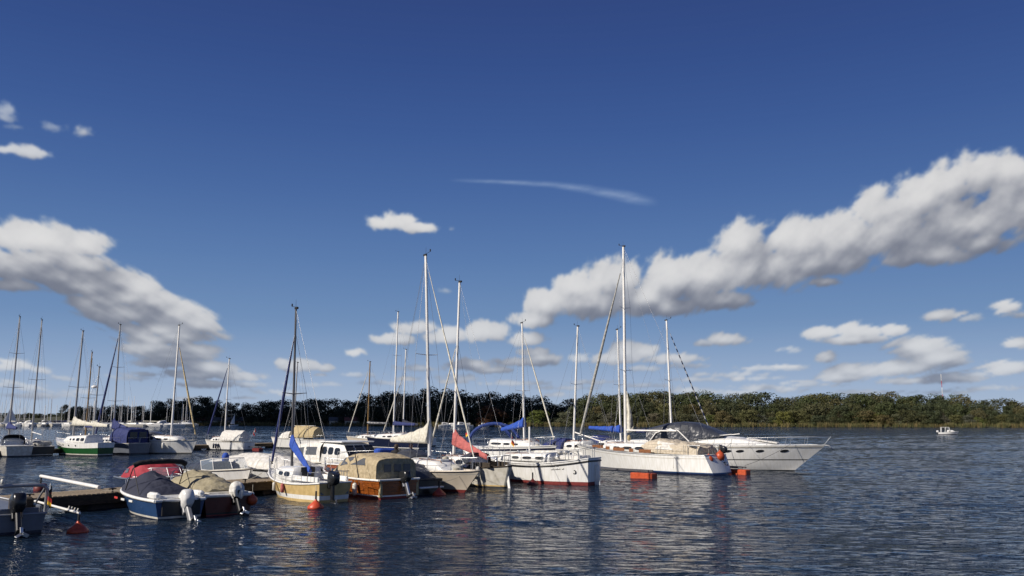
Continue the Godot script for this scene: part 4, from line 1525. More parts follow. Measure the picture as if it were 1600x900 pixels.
	panel_on(st, func(u: float, v: float) -> Vector3: return f.call(-1.0, u, v), [Vector2(0.36, 0.02), Vector2(0.60, 0.02), Vector2(0.60, 0.30), Vector2(0.36, 0.30)], 0.05)
	part(o, "white_panel", st, "white_canvas")
	st = new_st()
	panel_on(st, func(u: float, v: float) -> Vector3: return f.call(-1.0, u, v), [Vector2(0.05, 0.2), Vector2(0.16, 0.2), Vector2(0.16, 0.32), Vector2(0.05, 0.32)], 0.04)
	part(o, "cover_window", st, "clear_vinyl")
	rig(o, h, {"x": 1.2, "y": 1.7, "top": 14.2, "m": "mast_white", "mr": 0.105, "sp": [[0.36, 0.62], [0.68, 0.5]], "ff": 0.93, "furl": "grey_canvas", "fr": 0.085, "boom": 3.9, "by": 0.75, "dy": 0.0, "rake": 0.12, "w": 0.85})
	st = new_st()
	loft(st, [PackedVector3Array([Vector3(1.07, 2.3, 0.0), Vector3(0.6, 2.75, 0.10), Vector3(0.8, 2.35, 0.16)]), PackedVector3Array([Vector3(1.09, 3.6, 0.0), Vector3(0.75, 3.6, 0.08), Vector3(0.87, 3.5, 0.1)]), PackedVector3Array([Vector3(1.11, 4.9, 0.0), Vector3(1.05, 4.9, 0.02), Vector3(1.07, 4.9, 0.03)])])
	part(o, "hanging_sail", st, "sailcloth")
	pulpit(o, h, 0.88, 0.6)
	pulpit(o, h, 0.10, 0.55, "pushpit", false)
	lifelines(o, h, [0.12, 0.28, 0.44, 0.58, 0.72, 0.88], 0.58)
	st = new_st()
	ball(st, Vector3(0.75, 1.98, -0.2), Vector3(0.09, 0.2, 0.16), 8)
	part(o, "rope_coil", st, "sand_canvas")
	outboard(o, Vector3(-5.55, 1.25, 0.5), "engine_black", "rubber", 0.0, 0.9)
	ball_fender(o, Vector3(-5.45, 0.85, -0.55), "orange_plastic", "orange ball fender on the sloop's stern, lower of two", 0.27)
	ball_fender(o, Vector3(-5.65, 1.05, 0.25), "orange_plastic", "orange ball fender on the sloop's stern, upper of two", 0.27)
	deck_gear(o, h, 2.0, 1.62, -2.0)
	mooring_line(o.transform * Vector3(-3.5, 1.15, -1.2), o.transform * Vector3(-5.0, 0.5, -3.2), 0.25, "slack white line from the large sloop's quarter to the boom")

	for q in [[-13.2, 31.4, 0.8, -14.55, 31.2, "white bow line from the blue runabout to the pier"], [-11.9, 33.0, 0.85, -12.9, 33.5, "pale bow line from the maroon runabout to the pier"], [-10.3, 36.1, 0.95, -11.2, 36.2, "bow line from the yellow sailing boat to the pier"], [-8.2, 39.4, 0.95, -9.2, 39.3, "bow line from the mahogany boat to the pier"], [-4.3, 44.9, 1.0, -5.1, 45.0, "bow line from the round-sterned boat to the pier"], [4.5, 57.7, 1.5, 3.0, 57.2, "bow line from the large sloop to the pier"]]:
		mooring_line(Vector3(q[0], q[2], -q[1]), Vector3(q[3], 0.62, -q[4]), 0.08, q[5])
	mooring_line(Vector3(-7.35, 0.66, -32.9), Vector3(-7.0, 0.5, -31.5), 0.06, "stern line from the yellow sailing boat to the red cone float")
	mooring_line(Vector3(-1.9, 0.95, -37.6), Vector3(-3.0, 0.55, -36.75), 0.12, "line from the cream boat's bow to the red cone float")

	make_yacht()
	make_far_side_boats()


func person(o: Node3D, local: Vector3, turn: float, cloth: String, label: String) -> void:
	var p := thing("person", label, "person", o.transform * local, o.rotation.y + turn, "people sitting in a boat")
	# one continuous surface: seated hips, thighs, torso, arms, neck and head, as a smooth union of tapered limbs
	var bones := [
		[Vector3(0, 0.10, 0), Vector3(-0.02, 0.42, 0), 0.15, 0.17], [Vector3(-0.02, 0.42, 0), Vector3(0, 0.55, 0), 0.17, 0.12],
		[Vector3(0, 0.10, 0.09), Vector3(0.40, 0.12, 0.12), 0.09, 0.07], [Vector3(0, 0.10, -0.09), Vector3(0.40, 0.12, -0.12), 0.09, 0.07],
		[Vector3(0.40, 0.12, 0.12), Vector3(0.42, -0.26, 0.12), 0.065, 0.045], [Vector3(0.40, 0.12, -0.12), Vector3(0.42, -0.26, -0.12), 0.065, 0.045],
		[Vector3(0, 0.52, 0.19), Vector3(0.06, 0.27, 0.25), 0.055, 0.045], [Vector3(0.06, 0.27, 0.25), Vector3(0.28, 0.22, 0.14), 0.045, 0.035],
		[Vector3(0, 0.52, -0.19), Vector3(0.06, 0.27, -0.25), 0.055, 0.045], [Vector3(0.06, 0.27, -0.25), Vector3(0.28, 0.22, -0.14), 0.045, 0.035],
		[Vector3(0, 0.50, 0.17), Vector3(0, 0.50, -0.17), 0.075, 0.075]]
	nets(p, "clothed_body", bones, Vector3(-0.25, -0.34, -0.36), Vector3(0.6, 0.72, 0.36), 0.03, cloth)
	nets(p, "head", [[Vector3(0, 0.56, 0), Vector3(0.02, 0.66, 0), 0.055, 0.055], [Vector3(0.03, 0.73, 0), Vector3(0.025, 0.79, 0), 0.08, 0.088], [Vector3(0.115, 0.745, 0), Vector3(0.10, 0.77, 0), 0.016, 0.012], [Vector3(0.02, 0.75, 0.085), Vector3(0.02, 0.77, 0.085), 0.016, 0.016], [Vector3(0.02, 0.75, -0.085), Vector3(0.02, 0.77, -0.085), 0.016, 0.016]], Vector3(-0.12, 0.5, -0.13), Vector3(0.17, 0.93, 0.13), 0.014, "skin")
	nets(p, "hair", [[Vector3(0.0, 0.80, 0), Vector3(-0.03, 0.76, 0), 0.098, 0.092], [Vector3(-0.04, 0.74, 0), Vector3(-0.045, 0.68, 0), 0.075, 0.06]], Vector3(-0.17, 0.58, -0.13), Vector3(0.15, 0.94, 0.13), 0.016, "hair")
	for side in [-1.0, 1.0]:
		var bones2 := [[Vector3(0.28, 0.22, 0.14 * side), Vector3(0.34, 0.20, 0.11 * side), 0.03, 0.028]]
		for k in 4:
			bones2.append([Vector3(0.34, 0.205 - 0.004 * k, (0.135 - 0.018 * k) * side), Vector3(0.40, 0.19 - 0.01 * k, (0.13 - 0.018 * k) * side), 0.010, 0.008])
		bones2.append([Vector3(0.31, 0.215, 0.09 * side), Vector3(0.355, 0.205, 0.065 * side), 0.011, 0.009])
		nets(p, "hand", bones2, Vector3(0.24, 0.12, 0.14 * side - 0.1), Vector3(0.43, 0.26, 0.14 * side + 0.1), 0.009, "skin")


# surface nets over a smooth union of tapered capsules
func nets(parent: Node, called: String, bones: Array, lo: Vector3, hi: Vector3, cell: float, m: String) -> void:
	var n := Vector3i(((hi - lo) / cell).ceil())
	var s := [n.x + 1, n.y + 1, n.z + 1]
	var field := PackedFloat32Array()
	field.resize(s[0] * s[1] * s[2])
	for z in s[2]:
		for y in s[1]:
			for x in s[0]:
				var p := lo + Vector3(x, y, z) * cell
				var acc := 0.0
				for b in bones:
					var ab: Vector3 = b[1] - b[0]
					var t := clampf((p - b[0]).dot(ab) / maxf(ab.length_squared(), 1e-6), 0.0, 1.0)
					var dist: float = p.distance_to(b[0] + ab * t) - lerpf(b[2], b[3], t)
					acc += exp(-dist / (cell * 0.8))
				field[(z * s[1] + y) * s[0] + x] = -log(maxf(acc, 1e-20))
	var at := func(x: int, y: int, z: int) -> float: return field[(z * s[1] + y) * s[0] + x]
	var vert := {}
	for z in n.z:
		for y in n.y:
			for x in n.x:
				var sum := Vector3.ZERO
				var cnt := 0
				for e in [[0, 0, 0, 1, 0, 0], [0, 1, 0, 1, 1, 0], [0, 0, 1, 1, 0, 1], [0, 1, 1, 1, 1, 1], [0, 0, 0, 0, 1, 0], [1, 0, 0, 1, 1, 0], [0, 0, 1, 0, 1, 1], [1, 0, 1, 1, 1, 1], [0, 0, 0, 0, 0, 1], [1, 0, 0, 1, 0, 1], [0, 1, 0, 0, 1, 1], [1, 1, 0, 1, 1, 1]]:
					var a: float = at.call(x + e[0], y + e[1], z + e[2])
					var b: float = at.call(x + e[3], y + e[4], z + e[5])
					if (a < 0.0) != (b < 0.0):
						sum += Vector3(x + e[0], y + e[1], z + e[2]).lerp(Vector3(x + e[3], y + e[4], z + e[5]), a / (a - b))
						cnt += 1
				if cnt:
					vert[Vector3i(x, y, z)] = lo + sum / cnt * cell
	var st := new_st()
	for c in vert:
		for ax in 3:
			var e := Vector3i.ZERO
			e[ax] = 1
			var u := Vector3i.ZERO
			u[(ax + 1) % 3] = 1
			var v := Vector3i.ZERO
			v[(ax + 2) % 3] = 1
			if c.x + e.x > n.x or c.y + e.y > n.y or c.z + e.z > n.z:
				continue
			var a: float = at.call(c.x, c.y, c.z)
			var b: float = at.call(c.x + e.x, c.y + e.y, c.z + e.z)
			if (a < 0.0) == (b < 0.0) or not (vert.has(c - u) and vert.has(c - v) and vert.has(c - u - v)):
				continue
			if a < 0.0:
				quad(st, vert[c], vert[c - v], vert[c - u - v], vert[c - u])
			else:
				quad(st, vert[c], vert[c - u], vert[c - u - v], vert[c - v])
	part(parent, called, st, m)


func make_yacht() -> void:
	var h := hull_of({"L": 12.6, "B": 3.7, "fb": 1.55, "fm": 1.45, "fs": 1.3, "tr": 0.86, "sm": 0.34, "p": 2.3, "rk": 1.9, "sr": 0.0, "ka": 0.97, "kb": 0.52, "fl": 0.6, "dr": 0.6})
	var o := boat("motor_yacht", "long white motor yacht with dark canopy and four portholes", "motor yacht", "boats moored at the near pier", 19.05, 53.0, 0.88, -0.47, -6.3)
	var st: SurfaceTool
	hull_band(o, "underwater_hull", h, [-0.58, 0], [0.05, 0], "bottom_paint", 4)
	hull_band(o, "lower_hull", h, [0.05, 0], [0.0, 0.42], "gelcoat", 4)
	hull_band(o, "dark_stripe", h, [0.0, 0.42], [0.06, 0.42], "dark", 1)
	hull_band(o, "hull", h, [0.06, 0.42], [-0.09, 1], "gelcoat", 5)
	hull_band(o, "rub_rail", h, [-0.09, 1], [-0.02, 1], "old_gelcoat", 1, 0.03)
	hull_band(o, "bulwark", h, [-0.02, 1], [0.06, 1], "gelcoat", 1)
	hull_deck(o, h, "gelcoat", -0.02)
	var f := cabin(o, "foredeck_house", {"x0": -2.2, "x1": 4.4, "w0": 1.5, "w1": 0.55, "h0": 0.66, "h1": 0.24, "y0": 1.46, "y1": 1.5, "front": 3.2, "aft": 0.1, "tum": 0.5, "crown": 0.10}, "gelcoat")
	for k in 4:
		var s: float = [0.58, 0.64, 0.734, 0.846][k]
		for side in [-1.0, 1.0]:
			st = new_st()
			var outline := []
			for i in 12:
				var a := TAUV * i / 12
				outline.append(Vector2(s + 0.019 * cos(a), 0.80 + 0.055 * sin(a)))
			panel_on(st, func(u: float, v: float) -> Vector3: return hull_pt(h, u, v * hull_y(h, u), side), outline, 0.014)
			part(o, "porthole", st, "glass")
	# wheelhouse canopy
	var c := canvas(o, "canopy", [[-4.6, 1.45, 1.62, 0.95, 0.5], [-3.4, 1.55, 1.66, 1.22, 0.5], [-2.4, 1.55, 1.75, 1.24, 0.5], [-1.5, 1.45, 1.85, 1.08, 0.55], [-0.6, 1.35, 1.98, 0.62, 0.65], [0.4, 1.20, 2.08, 0.08, 0.9]], "charcoal_canvas", true, true, 0.012, 20)
	for q in [[0.05, 0.17], [0.22, 0.36], [0.42, 0.54]]:
		for side in [-1.0, 1.0]:
			st = new_st()
			panel_on(st, func(u: float, v: float) -> Vector3: return c.call(side, u, v), [Vector2(q[0], 0.09), Vector2(q[1], 0.09), Vector2(q[1] - 0.01, 0.24), Vector2(q[0] + 0.02, 0.24)], 0.03)
			part(o, "canopy_window", st, "clear_vinyl")
	for side in [-1.0, 1.0]:
		st = new_st()
		tube(st, [Vector3(-4.4, 1.6, side * 1.6), Vector3(-3.9, 2.25, side * 1.55), Vector3(-3.2, 2.5, side * 1.5), Vector3(-2.4, 2.4, side * 1.52), Vector3(-1.7, 1.75, side * 1.56)], 0.04, -1.0, 8)
		part(o, "side_hoop", st, "mast_white")
	st = new_st()
	for side in [-1.0, 1.0]:
		var rail := []
		for i in 15:
			var s := lerpf(0.42, 1.0, i / 14.0)
			var p := hull_pt(h, s, hull_y(h, s), side)
			rail.append(Vector3(p.x + (0.35 if i == 14 else 0.0), p.y + 0.42 + 0.12 * i / 14.0, p.z * 0.92))
			if i % 2 == 0:
				tube(st, [rail[-1], Vector3(p.x - 0.1, p.y, p.z * 0.94)], 0.014, -1.0, 5)
		tube(st, rail, 0.013, -1.0, 6)
	part(o, "bow_rail", st, "steel")
	st = new_st()
	box(st, Vector3(2.6, 1.80, 0), Vector3(1.9, 0.07, 0.9), 0.03, Basis(Vector3.BACK, -0.14))
	part(o, "sun_pad", st, "white_canvas")
	st = new_st()
	tube(st, [Vector3(5.9, 1.58, 0), Vector3(6.5, 1.56, 0), Vector3(6.72, 1.34, 0)], 0.04, -1.0, 6)
	tube(st, [Vector3(6.62, 1.44, -0.2), Vector3(6.74, 1.32, 0), Vector3(6.62, 1.44, 0.2)], 0.045, 0.02, 6)
	part(o, "anchor", st, "steel")
	st = new_st()
	box(st, Vector3(-6.75, 0.35, 0), Vector3(1.1, 0.10, 3.0), 0.04)
	part(o, "bathing_platform", st, "teak")
	st = new_st()
	box(st, Vector3(-5.2, 1.62, 0), Vector3(1.8, 0.34, 3.1), 0.10)
	part(o, "aft_seat", st, "gelcoat")
	for side in [-1.0, 1.0]:
		st = new_st()
		tube(st, [Vector3(-1.2, 1.98, side * 1.3), Vector3(0.9, 2.20, side * 1.05)], 0.03, -1.0, 6)
		part(o, "screen_frame", st, "mast_white")
	mooring_line(o.transform * Vector3(1.0, 1.7, -1.6 * -1.0), o.transform * Vector3(-0.6, 0.45, 4.0), 0.15, "dark line from the yacht's side down to the orange float", "dark_rope")
	mooring_line(o.transform * Vector3(4.6, 1.75, 0.9), o.transform * Vector3(2.2, 0.42, 3.4), 0.12, "dark line from the yacht's foredeck to the boom", "dark_rope")


# boats beyond the near pier, half hidden
func make_far_side_boats() -> void:
	var g := "boats lying beyond the near pier"
	var st: SurfaceTool
	var f: Callable
	var h := hull_of({"L": 5.4, "B": 2.0, "fb": 0.9, "fm": 0.7, "fs": 0.66, "tr": 0.86})
	var o := boat("motorboat", "navy motorboat beyond the pier with bright red folding hood", "motorboat", g, -14.9, 36.7, -HX, -HD, 0.0)
	build_hull(o, h, "navy_gelcoat", "red_paint", "bottom_paint", "gelcoat")
	hull_rail(o, "rub_rail", h, "grey_gelcoat", 0.04)
	f = canvas(o, "red_hood", [[-1.6, 0.92, 0.68, 0.16, 0.7], [-1.2, 0.95, 0.68, 0.52, 0.6], [-0.4, 0.95, 0.70, 0.66, 0.6], [0.5, 0.92, 0.72, 0.60, 0.65], [1.3, 0.75, 0.76, 0.18, 0.8]], "red_canvas", true, true, 0.05)
	for side in [-1.0, 1.0]:
		st = new_st()
		panel_on(st, func(u: float, v: float) -> Vector3: return f.call(side, u, v), [Vector2(0.30, 0.06), Vector2(0.44, 0.06), Vector2(0.42, 0.16), Vector2(0.33, 0.16)], 0.03)
		part(o, "hood_window", st, "clear_vinyl")
	windscreen(o, 1.5, 0.76, 0.7, 0.4)

	h = hull_of({"L": 5.6, "B": 2.1, "fb": 1.0, "fm": 0.82, "fs": 0.75, "tr": 0.86})
	o = boat("motorboat", "white open motorboat with raked windscreen behind the beige covered boat", "motorboat", g, -13.2, 40.2, -HX, -HD, 0.0)
	build_hull(o, h, "gelcoat", "navy_gelcoat", "bottom_paint", "gelcoat")
	hull_rail(o, "rub_rail", h, "old_gelcoat", 0.04)
	windscreen(o, 0.9, 0.85, 0.92, 0.52, 0.4, 1.3, "mast_white")
	canvas(o, "seat_cover", [[-2.2, 0.85, 0.76, 0.3, 0.5], [-1.2, 0.9, 0.78, 0.4, 0.5], [-0.4, 0.9, 0.8, 0.36, 0.5]], "charcoal_canvas")
	st = new_st()
	lathe(st, Vector3(-1.6, 1.1, -0.7), [[0.02, 0.0], [0.16, 0.02], [0.17, 0.3], [0.1, 0.42], [0.02, 0.45]], 10)
	part(o, "covered_winch", st, "blue_canvas")

	h = hull_of({"L": 7.2, "B": 2.4, "fb": 1.0, "fm": 0.8, "fs": 0.75, "tr": 0.8})
	o = boat("motorboat", "long white boat wrapped in a pale tarpaulin behind the yellow sailing boat", "motorboat", g, -12.3, 42.6, -0.9, 0.42, 0.0)
	build_hull(o, h, "gelcoat", "navy_gelcoat", "bottom_paint", "gelcoat")
	hull_rail(o, "rub_rail", h, "rubber", 0.05)
	canvas(o, "tarpaulin", [[-3.3, 0.95, 0.80, 0.12, 1.0], [-2.2, 1.1, 0.80, 0.46, 1.0], [-0.8, 1.15, 0.80, 0.70, 1.15], [0.6, 1.1, 0.84, 0.68, 1.2], [2.0, 0.8, 0.9, 0.38, 1.2], [3.2, 0.25, 0.98, 0.08, 1.0]], "white_canvas", true, true, 0.05)

	h = hull_of({"L": 7.4, "B": 2.7, "fb": 1.15, "fm": 0.95, "fs": 0.85, "tr": 0.86, "rk": 0.7})
	o = boat("cabin_cruiser", "white cabin cruiser with canvas aft enclosure and tinted windows", "motorboat", g, -8.9, 45.2, -HX, -HD, 0.0)
	build_hull(o, h, "gelcoat", "grey_gelcoat", "bottom_paint", "gelcoat")
	hull_rail(o, "rub_rail", h, "old_gelcoat", 0.05)
	f = cabin(o, "wheelhouse", {"x0": -0.3, "x1": 2.6, "w0": 1.05, "w1": 0.8, "h0": 1.02, "h1": 0.85, "y0": 0.95, "y1": 1.0, "front": 1.0, "tum": 0.16}, "gelcoat")
	windows_on(o, f, [[0.04, 0.20, 0.5, 0.93], [0.24, 0.40, 0.5, 0.93], [0.44, 0.60, 0.5, 0.92]])
	st = new_st()
	for k in 3:
		var z := -0.6 + 0.6 * k
		var gs := new_st()
		smooth(gs, false)
		quad(gs, Vector3(2.30, 1.32, z - 0.26), Vector3(2.30, 1.32, z + 0.26), Vector3(1.74, 1.84, z * 0.92 + 0.24), Vector3(1.74, 1.84, z * 0.92 - 0.24))
		part(o, "front_window", gs, "glass")
	box(st, Vector3(0.6, 2.0, 0), Vector3(2.3, 0.07, 1.9), 0.03)
	part(o, "roof", st, "gelcoat")
	f = canvas(o, "aft_enclosure", [[-3.2, 1.05, 0.88, 0.62, 0.42], [-2.9, 1.1, 0.88, 0.98, 0.42], [-1.6, 1.12, 0.90, 1.10, 0.42], [-0.2, 1.08, 0.92, 1.10, 0.42]], "white_canvas", false, true, 0.012, 22)
	for side in [-1.0, 1.0]:
		for q in [[0.36, 0.60], [0.66, 0.92]]:
			st = new_st()
			panel_on(st, func(u: float, v: float) -> Vector3: return f.call(side, u, v), [Vector2(q[0], 0.03), Vector2(q[1], 0.03), Vector2(q[1], 0.16), Vector2(q[0], 0.16)], 0.015)
			part(o, "enclosure_window", st, "clear_vinyl")
	st = new_st()
	box(st, Vector3(-3.24, 1.2, 0), Vector3(0.012, 0.36, 1.3), 0.1)
	part(o, "rear_window", st, "clear_vinyl")
	pulpit(o, h, 0.7, 0.5)

	# white sailing boat with the blue stripe and folded blue bimini
	h = hull_of({"L": 9.2, "B": 3.0, "fb": 1.35, "fm": 1.18, "fs": 1.12, "tr": 0.7, "rk": 1.0, "sr": 0.2})
	o = boat("sailboat", "white sailing boat with dark blue stripe and folded blue bimini", "sailboat", g, 3.1, 60.0, -HX, -HD, -4.6)
	build_hull(o, h, "gelcoat", "navy_gelcoat", "bottom_paint", "gelcoat")
	hull_band(o, "sheer_stripe", h, [-0.30, 1], [-0.16, 1], "navy_gelcoat", 1, 0.006)
	hull_rail(o, "toe_rail", h, "gelcoat", 0.03)
	f = cabin(o, "cabin", {"x0": -1.6, "x1": 2.8, "w0": 1.0, "w1": 0.55, "h0": 0.5, "h1": 0.34, "y0": 1.18, "y1": 1.22, "front": 0.7}, "gelcoat")
	windows_on(o, f, [[0.06, 0.30, 0.35, 0.72], [0.36, 0.50, 0.35, 0.72], [0.55, 0.68, 0.36, 0.70]])
	st = new_st()
	var hoop := []
	for i in 13:
		var a := PI * i / 12.0
		hoop.append(Vector3(-2.1 + 1.35 * cos(a), 1.45 + 1.38 * sin(a), -1.3 * cos(a)))
	tube(st, hoop, 0.12, -1.0, 8)
	part(o, "folded_bimini", st, "bimini_canvas")
	st = new_st()
	tube(st, [Vector3(-0.7, 1.5, -1.1), Vector3(-1.7, 2.72, -0.3)], 0.07, -1.0, 7)
	tube(st, [Vector3(-1.2, 1.5, -1.2), Vector3(-1.6, 2.7, -0.2)], 0.07, -1.0, 7)
	part(o, "bimini_roll", st, "bimini_canvas")
	rig(o, h, {"x": 1.25, "y": 1.6, "top": 10.1, "m": "mast_white", "mr": 0.085, "sp": [[0.42, 0.7]], "ff": 0.94, "furl": "sailcloth", "fr": 0.05, "boom": 2.4, "by": 1.1, "dy": -0.3, "cover": "blue_canvas", "ch": 0.75, "cm": 0.2, "rake": 0.22})
	pulpit(o, h, 0.84, 0.6)
	pulpit(o, h, 0.12, 0.55, "pushpit", false)
	lifelines(o, h, [0.16, 0.34, 0.5, 0.68, 0.84], 0.56)
	deck_gear(o, h, 1.9, 1.62, -2.0)
	flag(o, Vector3(-4.4, 1.2, 0.4), 1.4, ["flag_black", "flag_red", "flag_gold"], Vector2(0.7, 0.45), 0.5, 0.3)

	# sailing boat behind the lettered hull: raked mast, boom lowered aft
	h = hull_of({"L": 7.6, "B": 2.6, "fb": 1.15, "fm": 0.95, "fs": 0.95, "tr": 0.6, "rk": 1.0})
	o = boat("sailboat", "white sailing boat with navy tarpaulin forward and bare lowered boom", "sailboat", g, 7.3, 60.3, HX, HD, 3.8)
	build_hull(o, h, "gelcoat", "navy_gelcoat", "bottom_paint", "gelcoat")
	hull_rail(o, "toe_rail", h, "gelcoat", 0.03)
	f = cabin(o, "cabin", {"x0": -1.2, "x1": 1.6, "w0": 0.85, "w1": 0.5, "h0": 0.62, "h1": 0.4, "y0": 0.98, "y1": 1.02, "front": 0.5}, "gelcoat")
	windows_on(o, f, [[0.1, 0.3, 0.35, 0.75], [0.4, 0.62, 0.35, 0.75]])
	canvas(o, "bow_tarpaulin", [[0.9, 0.9, 0.98, 0.75, 0.8], [1.8, 0.85, 1.02, 0.72, 0.9], [2.8, 0.6, 1.08, 0.45, 1.0], [3.6, 0.2, 1.14, 0.12, 1.0]], "royal_canvas", true, true, 0.05)
	rig(o, h, {"x": 0.45, "y": 1.45, "top": 9.9, "m": "mast_white", "mr": 0.085, "sp": [[0.5, 0.6]], "ff": 0.96, "boom": 3.6, "by": 0.75, "dy": -0.85, "rake": 0.55})
	deck_gear(o, h, 0.3, 1.55, -1.6)
	pulpit(o, h, 0.84, 0.55)
	lifelines(o, h, [0.16, 0.4, 0.64, 0.84], 0.52)

	# behind the sloop: bright blue sail cover
	h = hull_of({"L": 8.2, "B": 2.8, "fb": 1.2, "fm": 1.0, "fs": 0.98, "tr": 0.65, "rk": 1.0})
	o = boat("sailboat", "sailing boat behind the large sloop with long bright blue sail cover", "sailboat", g, 10.6, 63.6, -HX, -HD, -4.1)
	build_hull(o, h, "gelcoat", "blue_gelcoat", "bottom_paint", "gelcoat")
	f = cabin(o, "cabin", {"x0": -1.4, "x1": 2.2, "w0": 0.95, "w1": 0.55, "h0": 0.55, "h1": 0.36, "y0": 1.02, "y1": 1.08, "front": 0.6}, "gelcoat")
	windows_on(o, f, [[0.1, 0.3, 0.35, 0.75], [0.4, 0.6, 0.35, 0.75]])
	canvas(o, "spray_hood", [[-1.8, 0.9, 1.02, 0.9, 0.6], [-1.2, 0.9, 1.06, 0.86, 0.65], [-0.5, 0.8, 1.4, 0.3, 0.8]], "royal_canvas", true, false)
	rig(o, h, {"x": 0.6, "y": 1.5, "top": 10.0, "m": "mast_white", "mr": 0.08, "sp": [[0.5, 0.6]], "ff": 0.95, "boom": 3.2, "by": 0.75, "dy": 0.25, "cover": "blue_canvas", "ch": 0.55, "cm": 0.22, "rake": 0.15})
	pulpit(o, h, 0.84, 0.55)

	# behind the yacht: mast with a blue and white furled sail
	h = hull_of({"L": 8.4, "B": 2.8, "fb": 1.2, "fm": 1.0, "fs": 0.98, "tr": 0.65, "rk": 1.0})
	o = boat("sailboat", "sailing boat behind the motor yacht with blue striped furled sail", "sailboat", g, 14.9, 63.0, 0.8, -0.6, -4.2)
	build_hull(o, h, "gelcoat", "blue_gelcoat", "bottom_paint", "gelcoat")
	f = cabin(o, "cabin", {"x0": -1.4, "x1": 2.2, "w0": 0.95, "w1": 0.55, "h0": 0.55, "h1": 0.36, "y0": 1.02, "y1": 1.08, "front": 0.6}, "gelcoat")
	windows_on(o, f, [[0.1, 0.3, 0.35, 0.75], [0.4, 0.6, 0.35, 0.75]])
	rig(o, h, {"x": 0.55, "y": 1.5, "top": 10.6, "m": "mast_white", "mr": 0.09, "sp": [[0.5, 0.6]], "ff": 0.96, "furl": "mast_grey", "fr": 0.045, "boom": 3.0, "by": 0.75, "cover": "royal_canvas", "ch": 0.5, "rake": 0.18})
	var foot := Vector3(4.08, 1.25, 0)
	var head := Vector3(0.55 - 0.173, 1.5 + 9.1 * 0.96, 0)
	for k in 16:
		var t0 := 0.08 + k * 0.053
		rod(o, "sail_band", foot.lerp(head, t0), foot.lerp(head, t0 + 0.027), 0.062 - 0.0015 * k, "navy_gelcoat", -1.0, 8)


# ---------------------------------------------------------------- boats at the second pier
func sail_boat(label: String, g: String, x: float, d: float, hx: float, hd: float, off: float, hd_: Dictionary, top: String, stripe: String, c: Dictionary, r: Dictionary) -> Node3D:
	var h := hull_of(hd_)
	var o := boat("sailboat", label, "sailboat", g, x, d, hx, hd, off)
	build_hull(o, h, top, stripe, "bottom_paint", "gelcoat")
	hull_rail(o, "toe_rail", h, "old_gelcoat", 0.035)
	var f := cabin(o, "cabin", c, "gelcoat")
	windows_on(o, f, [[0.08, 0.24, 0.32, 0.76], [0.32, 0.48, 0.32, 0.76], [0.55, 0.66, 0.34, 0.74]])
	rig(o, h, r)
	pulpit(o, h, 0.85, 0.55)
	pulpit(o, h, 0.12, 0.5, "pushpit", false)
	lifelines(o, h, [0.16, 0.4, 0.62, 0.85], 0.52)
	deck_gear(o, h, lerpf(c.x0, c.x1, 0.6), lerpf(c.y0, c.y1, 0.6) + lerpf(c.h0, c.h1, 0.6), c.x0 - 0.5)
	return o


